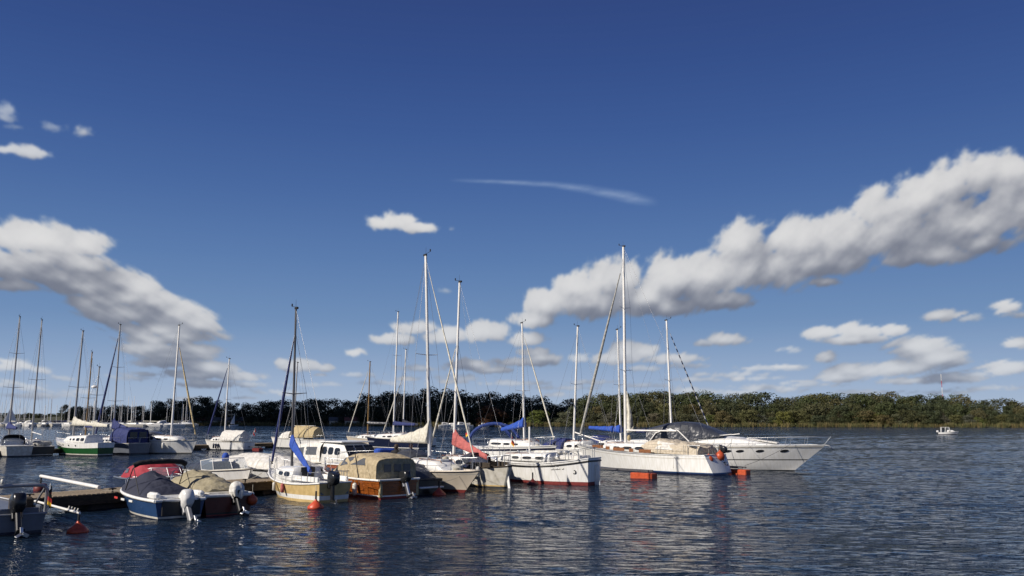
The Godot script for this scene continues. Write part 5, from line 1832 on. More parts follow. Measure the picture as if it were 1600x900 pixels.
func make_back_boats() -> void:
	var g := "boats moored at the second pier"
	var st: SurfaceTool
	var f: Callable
	var o := sail_boat("white sailing boat with rolled navy sail beside the dark grey one", g, -41.6, 73.6, HX, HD, 4.0, {"L": 8.4, "B": 2.7, "fb": 1.15, "fm": 0.95, "fs": 0.9}, "old_gelcoat", "navy_gelcoat", {"x0": -1.4, "x1": 2.0, "w0": 0.9, "w1": 0.5, "h0": 0.5, "h1": 0.35, "y0": 0.96, "y1": 1.0}, {"x": 0.3, "y": 1.4, "top": 12.2, "m": "mast_grey", "mr": 0.085, "sp": [[0.42, 0.8], [0.7, 0.6]], "boom": 2.6, "by": 1.0, "cover": "royal_canvas", "ch": 0.6, "cm": 0.32, "rake": 0.3})
	canvas(o, "spray_hood", [[-1.8, 0.9, 0.95, 0.9, 0.6], [-1.2, 0.9, 1.0, 0.86, 0.65], [-0.6, 0.8, 1.3, 0.3, 0.8]], "charcoal_canvas", true, false)
	o = sail_boat("dark grey sailing boat with bare white boom next to the green ketch", g, -41.0, 76.1, HX, HD, 4.0, {"L": 8.2, "B": 2.6, "fb": 1.05, "fm": 0.85, "fs": 0.8}, "black_gelcoat", "old_gelcoat", {"x0": -1.4, "x1": 1.8, "w0": 0.85, "w1": 0.5, "h0": 0.42, "h1": 0.3, "y0": 0.86, "y1": 0.9}, {"x": 0.1, "y": 1.25, "top": 12.2, "m": "mast_grey", "mr": 0.08, "sp": [[0.5, 0.7]], "boom": 3.4, "by": 0.75, "dy": -0.2, "bm": "mast_white", "rake": 0.2})
	st = new_st()
	box(st, Vector3(-3.0, 1.05, 0.2), Vector3(1.6, 0.4, 1.2), 0.1)
	part(o, "stowed_dinghy", st, "grey_canvas")

	# green ketch
	var h := hull_of({"L": 8.3, "B": 2.8, "fb": 1.5, "fm": 1.1, "fs": 1.15, "tr": 0.55, "rk": 0.8, "sr": 0.1})
	o = boat("sailboat", "green ketch with white bulwark and cream sail covers", "sailboat", g, -35.1, 75.4, -0.83, 0.56, 4.15)
	hull_band(o, "underwater_hull", h, [-0.39, 0], [0.10, 0], "bottom_paint", 3)
	hull_band(o, "waterline_stripe", h, [0.10, 0], [0.18, 0], "old_gelcoat", 1)
	hull_band(o, "hull", h, [0.18, 0], [0, 0.62], "green_gelcoat", 4)
	hull_band(o, "bulwark", h, [0, 0.62], [0, 1], "gelcoat", 3, 0.01)
	hull_deck(o, h, "gelcoat")
	f = cabin(o, "deckhouse", {"x0": -2.2, "x1": 1.9, "w0": 0.9, "w1": 0.55, "h0": 0.62, "h1": 0.4, "y0": 1.12, "y1": 1.2, "front": 0.6}, "gelcoat")
	windows_on(o, f, [[0.04, 0.18, 0.3, 0.8], [0.22, 0.36, 0.3, 0.8], [0.42, 0.52, 0.36, 0.75], [0.58, 0.66, 0.36, 0.75]])
	for k in 4:
		st = new_st()
		var s := 0.30 + k * 0.13
		panel_on(st, func(u: float, v: float) -> Vector3: return hull_pt(h, u, v * hull_y(h, u), -1.0), rounded(s, s + 0.025, 0.76, 0.88, 0.5), 0.02)
		part(o, "porthole", st, "glass")
	rig(o, h, {"x": 1.2, "y": 1.7, "top": 11.1, "m": "mast_grey", "mr": 0.1, "sp": [[0.46, 0.9]], "ff": 0.94, "boom": 3.0, "by": 1.0, "cover": "sailcloth", "ch": 0.85, "cm": 0.25, "rake": 0.3, "called": "main_mast"})
	rig(o, h, {"x": -2.0, "y": 1.6, "top": 7.7, "m": "mast_grey", "mr": 0.075, "sp": [[0.6, 0.7]], "ff": 0.9, "fore": 1.1, "boom": 2.0, "by": 1.0, "cover": "sailcloth", "ch": 0.5, "cm": 0.2, "rake": 0.2, "back": false, "called": "mizzen_mast"})
	st = new_st()
	lathe(st, Vector3(-1.7, 6.0, 0), [[0.05, -0.12], [0.28, -0.1], [0.30, 0.0], [0.26, 0.09], [0.1, 0.14]], 12)
	part(o, "radar_dome", st, "gelcoat")
	pulpit(o, h, 0.85, 0.5)

	# with blue enclosure
	o = sail_boat("sailing boat with blue cockpit enclosure and blue furled sails", g, -33.9, 79.2, -0.8, 0.6, 4.0, {"L": 8.2, "B": 2.8, "fb": 1.2, "fm": 1.0, "fs": 1.0, "tr": 0.75}, "grey_gelcoat", "navy_gelcoat", {"x0": -1.2, "x1": 2.2, "w0": 0.95, "w1": 0.5, "h0": 0.5, "h1": 0.35, "y0": 1.0, "y1": 1.05}, {"x": 0.6, "y": 1.45, "top": 12.1, "m": "mast_grey", "mr": 0.09, "sp": [[0.32, 0.8], [0.62, 0.65]], "ff": 0.95, "furl": "royal_canvas", "fr": 0.09, "boom": 2.4, "by": 0.9, "cover": "royal_canvas", "ch": 1.1, "cm": 0.22, "rake": -0.1})
	f = canvas(o, "cockpit_enclosure", [[-3.8, 1.1, 1.0, 1.25, 0.42], [-2.6, 1.15, 1.0, 1.4, 0.42], [-1.2, 1.1, 1.05, 1.35, 0.45], [-0.7, 1.0, 1.3, 0.7, 0.6]], "royal_canvas", true, false, 0.03)
	st = new_st()
	box(st, Vector3(-3.78, 1.72, -0.45), Vector3(0.02, 0.6, 0.7), 0.1)
	part(o, "enclosure_window", st, "glass")
	st = new_st()
	box(st, Vector3(-3.78, 1.72, 0.45), Vector3(0.02, 0.6, 0.7), 0.1)
	part(o, "enclosure_window", st, "glass")
	st = new_st()
	box(st, Vector3(-3.74, 1.6, 0), Vector3(0.02, 1.2, 1.9), 0.1)
	part(o, "enclosure_back", st, "royal_canvas")

	# white, bow to the right
	o = sail_boat("clean white sailing boat with beige furled genoa lying by the blue enclosed one", g, -29.2, 80.6, 0.93, -0.36, -3.6, {"L": 7.4, "B": 2.7, "fb": 1.25, "fm": 1.15, "fs": 1.1, "tr": 0.8}, "gelcoat", "old_gelcoat", {"x0": -1.6, "x1": 2.2, "w0": 1.0, "w1": 0.55, "h0": 0.55, "h1": 0.3, "y0": 1.14, "y1": 1.18}, {"x": 0.6, "y": 1.55, "top": 12.0, "m": "mast_white", "mr": 0.1, "sp": [[0.5, 0.1]], "ff": 0.86, "furl": "sand_canvas", "fr": 0.08, "boom": 2.6, "by": 1.15, "rake": -0.2})
	f = canvas(o, "spray_hood", [[-2.0, 1.0, 1.12, 0.9, 0.6], [-1.3, 1.0, 1.15, 0.85, 0.65], [-0.7, 0.9, 1.5, 0.3, 0.8]], "clear_vinyl", true, false)
	fender(o, Vector3(1.0, 0.75, 1.4), "fender_white", "white fender on the side of the clean white sailing boat", 0.13, 0.6)

	# white with tent
	o = sail_boat("small white sailing boat with white ridge tent over its cockpit", g, -26.8, 88.8, -0.91, 0.41, 2.9, {"L": 5.9, "B": 2.2, "fb": 1.05, "fm": 0.9, "fs": 0.85, "tr": 0.75}, "gelcoat", "navy_gelcoat", {"x0": 0.0, "x1": 2.0, "w0": 0.8, "w1": 0.45, "h0": 0.45, "h1": 0.3, "y0": 0.92, "y1": 0.95}, {"x": 0.35, "y": 1.3, "top": 9.4, "m": "mast_white", "mr": 0.075, "sp": [[0.48, 0.5]], "ff": 0.95, "furl": "royal_canvas", "fr": 0.07, "rake": 0.1})
	canvas(o, "ridge_tent", [[-2.3, 0.9, 1.0, 1.0, 1.25], [-1.0, 0.95, 1.0, 1.05, 1.25], [0.3, 0.9, 1.0, 1.05, 1.25]], "white_canvas", true, true, 0.03)
	for k in 3:
		fender(o, Vector3(0.9 - 0.35 * k, 0.45, -0.95 - 0.05 * k), "navy_gelcoat", ["foremost of three navy fenders on the ridge tent boat", "middle of three navy fenders on the ridge tent boat", "aftmost of three navy fenders on the ridge tent boat"][k], 0.09, 0.5)
	flag(o, Vector3(-2.85, 0.95, 0.1), 1.4, ["flag_red", "flag_white", "flag_red"], Vector2(0.5, 0.5), 0.75, 0.7)

	o = sail_boat("white sailing boat with sand coloured boom tent", g, -19.6, 93.8, -0.88, 0.47, 4.2, {"L": 8.5, "B": 2.7, "fb": 1.2, "fm": 1.0, "fs": 0.95}, "gelcoat", "bottom_paint", {"x0": -1.2, "x1": 2.2, "w0": 0.9, "w1": 0.5, "h0": 0.5, "h1": 0.35, "y0": 1.0, "y1": 1.05}, {"x": 1.0, "y": 1.45, "top": 9.4, "m": "mast_grey", "mr": 0.08, "sp": [[0.45, 0.9]], "boom": 3.0, "by": 1.0, "rake": 0.2})
	canvas(o, "boom_tent", [[-2.6, 1.0, 1.2, 1.1, 1.1], [-1.2, 1.05, 1.2, 1.25, 1.1], [0.5, 1.0, 1.2, 1.3, 1.1]], "sand_canvas", true, true, 0.04)
	canvas(o, "foredeck_cover", [[1.0, 0.8, 1.1, 0.75, 0.7], [1.8, 0.7, 1.1, 0.75, 0.7], [2.6, 0.5, 1.12, 0.4, 0.8]], "white_canvas", true, true, 0.04)

	o = sail_boat("cream sailing boat with varnished wooden mast", g, -13.9, 102.0, -0.85, 0.5, 3.5, {"L": 7.4, "B": 2.3, "fb": 1.15, "fm": 0.9, "fs": 0.85, "tr": 0.5}, "cream_gelcoat", "old_gelcoat", {"x0": -1.2, "x1": 1.8, "w0": 0.8, "w1": 0.45, "h0": 0.42, "h1": 0.3, "y0": 0.92, "y1": 0.95}, {"x": 0.4, "y": 1.3, "top": 10.0, "m": "mast_wood", "mr": 0.09, "sp": [[0.5, 0.5]], "ff": 0.95, "furl": "sailcloth", "fr": 0.055, "boom": 2.8, "by": 1.4, "cover": "charcoal_canvas", "ch": 0.3, "rake": 0.1})
	o = sail_boat("navy hulled sailing boat with tall mast and white coachroof", g, -9.4, 94.0, -0.78, 0.62, 4.6, {"L": 9.4, "B": 3.0, "fb": 1.25, "fm": 1.05, "fs": 1.05}, "navy_gelcoat", "gelcoat", {"x0": -2.0, "x1": 2.8, "w0": 1.1, "w1": 0.6, "h0": 0.55, "h1": 0.35, "y0": 1.06, "y1": 1.1}, {"x": 0.3, "y": 1.5, "top": 15.2, "m": "mast_white", "mr": 0.1, "sp": [[0.34, 0.9], [0.64, 0.7]], "ff": 0.94, "boom": 3.2, "by": 1.1, "cover": "royal_canvas", "ch": 0.5, "rake": 0.35})
	o = sail_boat("white sailing boat with navy sail bag behind the navy hulled one", g, -9.6, 102.5, -0.78, 0.62, 4.2, {"L": 8.4, "B": 2.7, "fb": 1.2, "fm": 1.0, "fs": 1.0}, "gelcoat", "navy_gelcoat", {"x0": -1.6, "x1": 2.2, "w0": 0.95, "w1": 0.5, "h0": 0.5, "h1": 0.35, "y0": 1.02, "y1": 1.06}, {"x": 0.4, "y": 1.45, "top": 11.6, "m": "mast_white", "mr": 0.085, "sp": [[0.5, 0.7]], "ff": 0.75, "furl": "sailcloth", "fr": 0.06, "boom": 2.4, "by": 1.1, "cover": "navy_canvas", "ch": 0.8, "cm": 0.25, "rake": 0.2})
	o = sail_boat("white sailing boat with blue boom cover lying behind the green ketch", g, -45.6, 93.0, HX, HD, 0.0, {"L": 8.0, "B": 2.6, "fb": 1.1, "fm": 0.95, "fs": 0.95}, "gelcoat", "navy_gelcoat", {"x0": -1.6, "x1": 2.0, "w0": 0.9, "w1": 0.5, "h0": 0.5, "h1": 0.35, "y0": 0.96, "y1": 1.0}, {"x": 0.0, "y": 1.4, "top": 10.3, "m": "mast_wood", "mr": 0.085, "sp": [[0.45, 0.8]], "boom": 2.6, "by": 1.0, "cover": "royal_canvas", "ch": 0.5, "rake": 0.2})


# ---------------------------------------------------------------- single craft on open water
func make_small_things() -> void:
	var h := hull_of({"L": 4.9, "B": 1.9, "fb": 0.85, "fm": 0.6, "fs": 0.55, "tr": 0.85})
	var o := boat("motorboat", "small white motorboat with hardtop alone on open water", "motorboat", "", 93.4, 186.0, 0.95, -0.3, 0.0)
	o.scale = Vector3.ONE * 0.82
	build_hull(o, h, "gelcoat", "navy_gelcoat", "navy_gelcoat", "gelcoat")
	var st := new_st()
	box(st, Vector3(-0.9, 1.86, 0), Vector3(1.9, 0.08, 1.5), 0.03)
	part(o, "hardtop", st, "gelcoat")
	for x in [-1.75, -0.75, 0.05]:
		for side in [-1.0, 1.0]:
			rod(o, "roof_post", Vector3(x + (0.25 if x > 0 else 0.0), 0.6, side * 0.8), Vector3(x, 1.85, side * 0.7), 0.06, "gelcoat", -1.0, 6)
	var f := cabin(o, "cuddy", {"x0": -0.3, "x1": 1.7, "w0": 0.75, "w1": 0.4, "h0": 0.5, "h1": 0.3, "y0": 0.62, "y1": 0.75, "front": 0.8}, "gelcoat")
	windows_on(o, f, [[0.1, 0.35, 0.3, 0.8]])
	windscreen(o, 0.4, 1.1, 0.7, 0.6, 0.35, 0.5, "dark")
	outboard(o, Vector3(-2.5, 0.6, 0), "engine_white", "engine_black", 0.0, 1.0)
	sail_far("far sailing boat under two white sails off the distant marina", -246.0, 425.0, 9.6, true)
	sail_far("far dinghy under a single white sail before the dark wood", -137.0, 428.0, 6.0, false)
	# striped radio mast far behind the right-hand wood
	var t := thing("radio_mast", "tall thin red and white radio mast behind the right wood", "tower", Vector3(897.0, 0, -1800.0), 0.0)
	for k in 7:
		st = new_st()
		for q in [[-1, -1], [1, -1], [1, 1], [-1, 1]]:
			var a := Vector3(q[0] * (1.3 - 0.15 * k), 14.0 * k, q[1] * (1.3 - 0.15 * k))
			var b := Vector3(q[0] * (1.3 - 0.15 * (k + 1)), 14.0 * (k + 1), q[1] * (1.3 - 0.15 * (k + 1)))
			tube(st, [a, b], 0.10, -1.0, 5)
			tube(st, [a, Vector3(-b.x if q[0] == q[1] else b.x, b.y, b.z if q[0] == q[1] else -b.z)], 0.08, -1.0, 5)
		part(t, "lattice_section", st, "flag_red" if k % 2 else "mast_white")


func sail_far(label: String, x: float, d: float, tall: float, jib: bool) -> void:
	var h := hull_of({"L": tall * 0.8, "B": tall * 0.26, "fb": 0.8, "fm": 0.65, "fs": 0.6})
	var o := boat("sailboat", label, "sailboat", "", x, d, 0.8, 0.6, 0.0)
	build_hull(o, h, "gelcoat", "gelcoat", "bottom_paint", "gelcoat")
	rod(o, "mast", Vector3(0.2, 0.6, 0), Vector3(0.1, tall, 0), 0.06, "mast_white")
	var st := new_st()
	var rings := []
	for i in 9:
		var t := i / 8.0
		var ring := PackedVector3Array()
		for j in 5:
			var u := j / 4.0
			ring.append(Vector3(0.1 - u * tall * 0.34 * (1.0 - t) , 1.1 + t * (tall - 1.2), 0.25 * sin(u * PI) * (1.0 - t)))
		rings.append(ring)
	loft(st, rings, false, false)
	part(o, "mainsail", st, "flag_white")
	if jib:
		st = new_st()
		rings = []
		for i in 9:
			var t := i / 8.0
			var ring := PackedVector3Array()
			for j in 5:
				var u := j / 4.0
				ring.append(Vector3(lerpf(tall * 0.38, 0.25, t) - u * tall * 0.36 * (1.0 - t), 0.9 + t * (tall - 1.6), 0.3 * sin(u * PI) * (1.0 - t) + 0.1))
			rings.append(ring)
		loft(st, rings, false, false)
		part(o, "jib", st, "flag_white")


# ---------------------------------------------------------------- the marina on the far left
func make_far_marina() -> void:
	var rng := RandomNumberGenerator.new()
	rng.seed = 77
	var kinds := []
	for k in 3:
		var h := hull_of({"L": [8.5, 9.5, 10.5][k], "B": 2.9, "fb": 1.35, "fm": 1.15, "fs": 1.1})
		var o := boat("moored_sailboat", ["white sailing boat with navy sail cover in the crowded far marina", "white sailing boat with pale sail cover in the crowded far marina", "tall masted sailing boat in the crowded far marina"][k], "sailboat", "sailing boats in the far marina", 0, 0, 1, 0, 0.0)
		hull_band(o, "hull", h, [-0.3, 0], [0, 1], "gelcoat" if k < 2 else "old_gelcoat", 2)
		hull_deck(o, h, "gelcoat")
		cabin(o, "cabin", {"x0": -1.8, "x1": 2.4, "w0": 1.0, "w1": 0.5, "h0": 0.6, "h1": 0.4, "y0": 1.1, "y1": 1.2}, "gelcoat")
		rod(o, "mast", Vector3(0.5, 1.5, 0), Vector3(0.4, [10.5, 11.5, 13.5][k], 0), 0.11, "mast_white", 0.08, 5)
		var bst := new_st()
		tube(bst, [Vector3(0.4, 2.5, 0), Vector3(-1.4, 2.45, 0), Vector3(-3.2, 2.4, 0)], 0.24, 0.14, 6)
		part(o, "boom_cover", bst, ["royal_canvas", "sailcloth", "navy_canvas"][k])
		kinds.append(o)
	var h2 := hull_of({"L": 9.0, "B": 3.2, "fb": 1.6, "fm": 1.3, "fs": 1.2, "tr": 0.85})
	var mb := boat("moored_motorboat", "white cabin motorboat in the crowded far marina", "motorboat", "motorboats in the far marina", 0, 0, 1, 0, 0.0)
	hull_band(mb, "hull", h2, [-0.3, 0], [0, 1], "gelcoat", 2)
	hull_deck(mb, h2, "gelcoat")
	var f := cabin(mb, "wheelhouse", {"x0": -2.2, "x1": 2.6, "w0": 1.2, "w1": 0.8, "h0": 1.5, "h1": 1.0, "y0": 1.3, "y1": 1.4, "front": 1.4}, "gelcoat")
	windows_on(mb, f, [[0.1, 0.6, 0.5, 0.85]])
	var used := [false, false, false, false]
	for i in 78:
		var px := rng.randf_range(-20.0, 305.0)
		var d := rng.randf_range(385.0, 470.0) if px > 60.0 else rng.randf_range(385.0, 560.0)
		var k: int = rng.randi() % 3 if rng.randf() < 0.84 else 3
		var src: Node3D = mb if k == 3 else kinds[k]
		var o := src
		if used[k]:
			o = src.duplicate()
			o.name = numbered(["moored_sailboat", "moored_sailboat", "moored_sailboat", "moored_motorboat"][k])
			add_child(o)
		used[k] = true
		o.position = Vector3((px - 800.0) / 1340.0 * d, 0, -d)
		o.rotation.y = (0.0 if rng.randf() < 0.5 else PI) + rng.randfn(0.0, 0.5) if rng.randf() < 0.6 else rng.randf() * TAUV
	# white covered boats drawn up along the shore in front of the rust-coloured tree
	for i in 6:
		var o: Node3D = mb.duplicate()
		o.name = numbered("moored_motorboat")
		o.set_meta("label", "white motorboat lying at the shore in front of the dark wood")
		o.set_meta("group", "motorboats at the wooded shore")
		add_child(o)
		var px: float = [697, 706, 722, 731, 757, 787][i]
		o.position = Vector3((px - 800.0) / 1340.0 * (400.0 + i), 0, -(400.0 + i))
		o.rotation.y = [0.2, 2.9, 0.5, 3.4, 0.1, 2.7][i]
		o.scale = Vector3.ONE * [0.7, 0.6, 0.75, 0.6, 0.6, 0.5][i]


# ---------------------------------------------------------------- shore, reeds, houses, trees
const SHORE := [[900.0, 285.0], [420.0, 318.0], [207.0, 350.0], [114.0, 378.0], [40.0, 398.0], [-31.0, 412.0], [-110.0, 440.0], [-180.0, 468.0], [-250.0, 492.0], [-300.0, 560.0], [-420.0, 900.0], [-700.0, 1150.0], [-1600.0, 1300.0]]


func shore_at(px: float) -> float:
	var k := (px - 800.0) / 1340.0
	for i in SHORE.size() - 1:
		var a: Array = SHORE[i]
		var b: Array = SHORE[i + 1]
		var fa: float = a[0] - k * a[1]
		var fb: float = b[0] - k * b[1]
		if (fa >= 0.0) != (fb >= 0.0):
			return lerpf(a[1], b[1], fa / (fa - fb))
	return 400.0


func ground_y(back: float) -> float:
	return 0.35 + 5.0 * smoothstep(8.0, 90.0, back)


func make_shore() -> void:
	var st := new_st()
	var rings := []
	var fine := []
	for i in SHORE.size() - 1:
		for k in 6:
			fine.append(Vector2(SHORE[i][0], SHORE[i][1]).lerp(Vector2(SHORE[i + 1][0], SHORE[i + 1][1]), k / 6.0))
	fine.append(Vector2(SHORE[-1][0], SHORE[-1][1]))
	var bank := FastNoiseLite.new()
	bank.seed = 6
	bank.frequency = 0.03
	for p in fine:
		var n: float = bank.get_noise_2d(p.x, p.y) * 5.0
		var dir: Vector2 = p.normalized()
		var ring := PackedVector3Array()
		for q in [[-1.0, -0.8], [0.0, 0.05], [3.0, 0.35], [30.0, ground_y(30)], [100.0, ground_y(100)], [900.0, 6.0], [9000.0, 6.0]]:
			var w: Vector2 = p + dir * (q[0] + (n if q[0] < 50.0 else 0.0))
			ring.append(Vector3(w.x, q[1], -w.y))
		rings.append(ring)
	loft(st, rings, false, false)
	var o := part(self, "ground", st, "ground")
	tag(o, "", "", "", "structure")
	make_reeds(fine, bank)
	var hs := [[306.0, 12.0, "house_red", "roof_red", "low red brick house with red roof below the dark wood"], [322.0, 10.0, "house_white", "roof_red", "pale house with red roof beside the brick house"], [348.0, 12.0, "house_white", "roof_grey", "pale house with grey roof below the dark wood"], [372.0, 11.0, "house_red", "roof_grey", "brick house with grey roof below the dark wood"], [528.0, 9.0, "house_white", "roof_grey", "small pale boathouse with grey roof at the water"], [553.0, 10.0, "house_white", "roof_red", "small pale boathouse with red roof at the water"]]
	for q in hs:
		var d := shore_at(q[0]) + (9.0 if q[0] < 400.0 else 5.0)
		house(q[4], (q[0] - 800.0) / 1340.0 * d, d, q[1], q[2], q[3])


func house(label: String, x: float, d: float, w: float, wall: String, roof: String) -> void:
	var o := thing("house", label, "house", Vector3(x, 0.4, -d), 0.25)
	o.scale = Vector3.ONE * 0.72
	var st := new_st()
	box(st, Vector3(0, 1.5, 0), Vector3(w, 3.2, 6.5), 0.05)
	part(o, "wall", st, wall)
	st = new_st()
	smooth(st, false)
	var e := w * 0.5 + 0.4
	loft(st, [PackedVector3Array([Vector3(-e, 3.0, 3.7), Vector3(-e, 5.6, 0), Vector3(-e, 3.0, -3.7)]), PackedVector3Array([Vector3(e, 3.0, 3.7), Vector3(e, 5.6, 0), Vector3(e, 3.0, -3.7)])])
	var r := part(o, "roof", st, roof)
	st = new_st()
	box(st, Vector3(w * 0.2, 5.6, -0.6), Vector3(0.7, 1.3, 0.7), 0.03)
	part(r, "chimney", st, "house_red")
	for k in 3:
		st = new_st()
		box(st, Vector3(-w * 0.33 + k * w * 0.33, 1.7, 3.26), Vector3(1.3, 1.3, 0.05), 0.01)
		var win := part(o, "window", st, "glass")
		st = new_st()
		for s in [-1.0, 1.0]:
			box(st, Vector3(-w * 0.33 + k * w * 0.33 + s * 0.7, 1.7, 3.28), Vector3(0.12, 1.5, 0.08), 0.01)
			box(st, Vector3(-w * 0.33 + k * w * 0.33, 1.7 + s * 0.7, 3.28), Vector3(1.28, 0.12, 0.08), 0.01)
		part(win, "frame", st, "gelcoat")


func make_reeds(fine: Array, bank: FastNoiseLite) -> void:
	var rng := RandomNumberGenerator.new()
	rng.seed = 12
	for kind in 2:
		var st := new_st()
		smooth(st, false)
		for i in 46:
			var b := Vector3(rng.randf_range(-1.3, 1.3), 0, rng.randf_range(-0.8, 0.8))
			var tall := rng.randf_range(1.1, 2.3)
			var lean := Vector3(rng.randfn(0, 0.18), 0, rng.randfn(0, 0.18))
			var wide := Vector3(0.045, 0, 0.03).rotated(Vector3.UP, rng.randf() * TAUV)
			var c := Color(0.085, 0.085, 0.030).lerp(Color(0.20, 0.145, 0.062), rng.randf()) if kind == 0 else Color(0.045, 0.062, 0.02).lerp(Color(0.14, 0.12, 0.045), rng.randf())
			st.set_color(c)
			tri(st, b - wide, b + wide, b + Vector3(0, tall * 0.6, 0) + lean * 0.5 + wide)
			tri(st, b - wide, b + Vector3(0, tall * 0.6, 0) + lean * 0.5 + wide, b + Vector3(0, tall, 0) + lean)
		var mm := MultiMesh.new()
		mm.transform_format = MultiMesh.TRANSFORM_3D
		mm.mesh = shape(st)
		var spots := []
		for i in range(6, fine.size() - 14):
			var a: Vector2 = fine[i]
			var b: Vector2 = fine[i + 1]
			for k in int(a.distance_to(b) * 0.9):
				var t := rng.randf()
				var p := a.lerp(b, t)
				var n: float = lerpf(bank.get_noise_2d(a.x, a.y), bank.get_noise_2d(b.x, b.y), t) * 5.0
				var back := pow(rng.randf(), 1.4) * 7.0 - 1.2
				p += p.normalized() * (n + back)
				spots.append(Transform3D(Basis(Vector3.UP, rng.randf() * TAUV) * rng.randf_range(0.75, 1.2), Vector3(p.x, 0.0, -p.y)))
		mm.instance_count = spots.size()
		for i in spots.size():
			mm.set_instance_transform(i, spots[i])
		var o := MultiMeshInstance3D.new()
		o.name = ["dry_reeds", "green_reeds"][kind]
		o.multimesh = mm
		o.material_override = mats["reed"]
		add_child(o)
		tag(o, ["dry straw-coloured reeds along the far shore", "olive green reeds and rushes along the far shore"][kind], "reeds", "", "stuff")


# outline of the wood against the sky: place along the shore and tree-top height above eye level, per mille of the distance
const SKYLINE := [[118, 17.5], [140, 12], [182, 16.5], [225, 15.5], [250, 21], [288, 24.5], [312, 23], [338, 20.5], [375, 18.5], [400, 15.5], [432, 23], [450, 21], [500, 23], [520, 18], [540, 20], [570, 21.5], [600, 27.5], [650, 31], [700, 31], [740, 28.5], [775, 27], [825, 24], [842, 26], [860, 18], [875, 14], [887, 15], [897, 23], [920, 27.5], [950, 30.5], [987, 32], [1025, 33], [1080, 29.5], [1138, 30.5], [1187, 28], [1200, 16.5], [1216, 21], [1242, 24], [1291, 32], [1320, 27], [1360, 30.5], [1395, 28], [1421, 28], [1454, 25], [1502, 24], [1551, 21], [1600, 20], [2000, 20]]


func skyline(px: float) -> float:
	for i in range(1, SKYLINE.size()):
		if px <= SKYLINE[i][0]:
			return lerpf(SKYLINE[i - 1][1], SKYLINE[i][1], clampf((px - SKYLINE[i - 1][0]) / float(SKYLINE[i][0] - SKYLINE[i - 1][0]), 0.0, 1.0))
	return 20.0


# crown one metre tall and about as wide, made of leaf sprays in clumps; every leaf takes a random tone between two linear colours
func crown_mesh(seed_: int, c0: Color, c1: Color, form: int) -> ArrayMesh:
	var rng := RandomNumberGenerator.new()
	rng.seed = seed_
	var st := new_st()
	smooth(st, false)
	var clumps := []
	for i in 50:
		var y := rng.randf_range(0.04, 0.90)
		var r: float
		if form == 0:
			r = 0.46 * pow(sin(PI * clampf(y * 0.80 + 0.14, 0.0, 1.0)), 0.7)
		elif form == 1:
			r = 0.34 * pow(1.0 - y, 0.7) + 0.04
		else:
			r = 0.52 * sqrt(maxf(0.0, 1.0 - y * y))
		var a := rng.randf() * TAUV
		var q := sqrt(rng.randf_range(0.1, 1.0))
		clumps.append({"at": Vector3(cos(a) * r * q, y, sin(a) * r * q), "size": rng.randf_range(0.11, 0.19)})
	for c in clumps:
		for i in 78:
			var dir := Vector3(rng.randfn(0, 1), rng.randfn(0.2, 0.9), rng.randfn(0, 1)).normalized()
			var p: Vector3 = c.at + dir * c.size * pow(rng.randf(), 0.16) * Vector3(1, 0.85, 1)
			p.y = maxf(p.y, 0.02)
			var s := rng.randf_range(0.014, 0.027)
			var face := (dir + Vector3(rng.randfn(0, 0.4), rng.randfn(0, 0.4), rng.randfn(0, 0.4))).normalized()
			var u := face.cross(Vector3(rng.randfn(0, 1), rng.randfn(0, 1), rng.randfn(0, 1))).normalized()
			var v := face.cross(u)
			st.set_color(c0.lerp(c1, rng.randf()))
			quad(st, p - u * s, p - v * s * 0.7, p + u * s * 1.2, p + v * s * 0.8)
	return shape(st)


func trunk_mesh(seed_: int) -> ArrayMesh:
	var rng := RandomNumberGenerator.new()
	rng.seed = seed_
	var st := new_st()
	tube(st, [Vector3(0, -0.2, 0), Vector3(0.005, 0.12, 0.0), Vector3(0.0, 0.35, 0.01), Vector3(0.01, 0.62, 0)], 0.028, 0.010, 6)
	for i in 5:
		var a := rng.randf() * TAUV
		var y := rng.randf_range(0.2, 0.45)
		tube(st, [Vector3(0, y, 0), Vector3(cos(a) * 0.14, y + 0.16, sin(a) * 0.14), Vector3(cos(a) * 0.24, y + 0.34, sin(a) * 0.24)], 0.012, 0.004, 5)
	return shape(st)


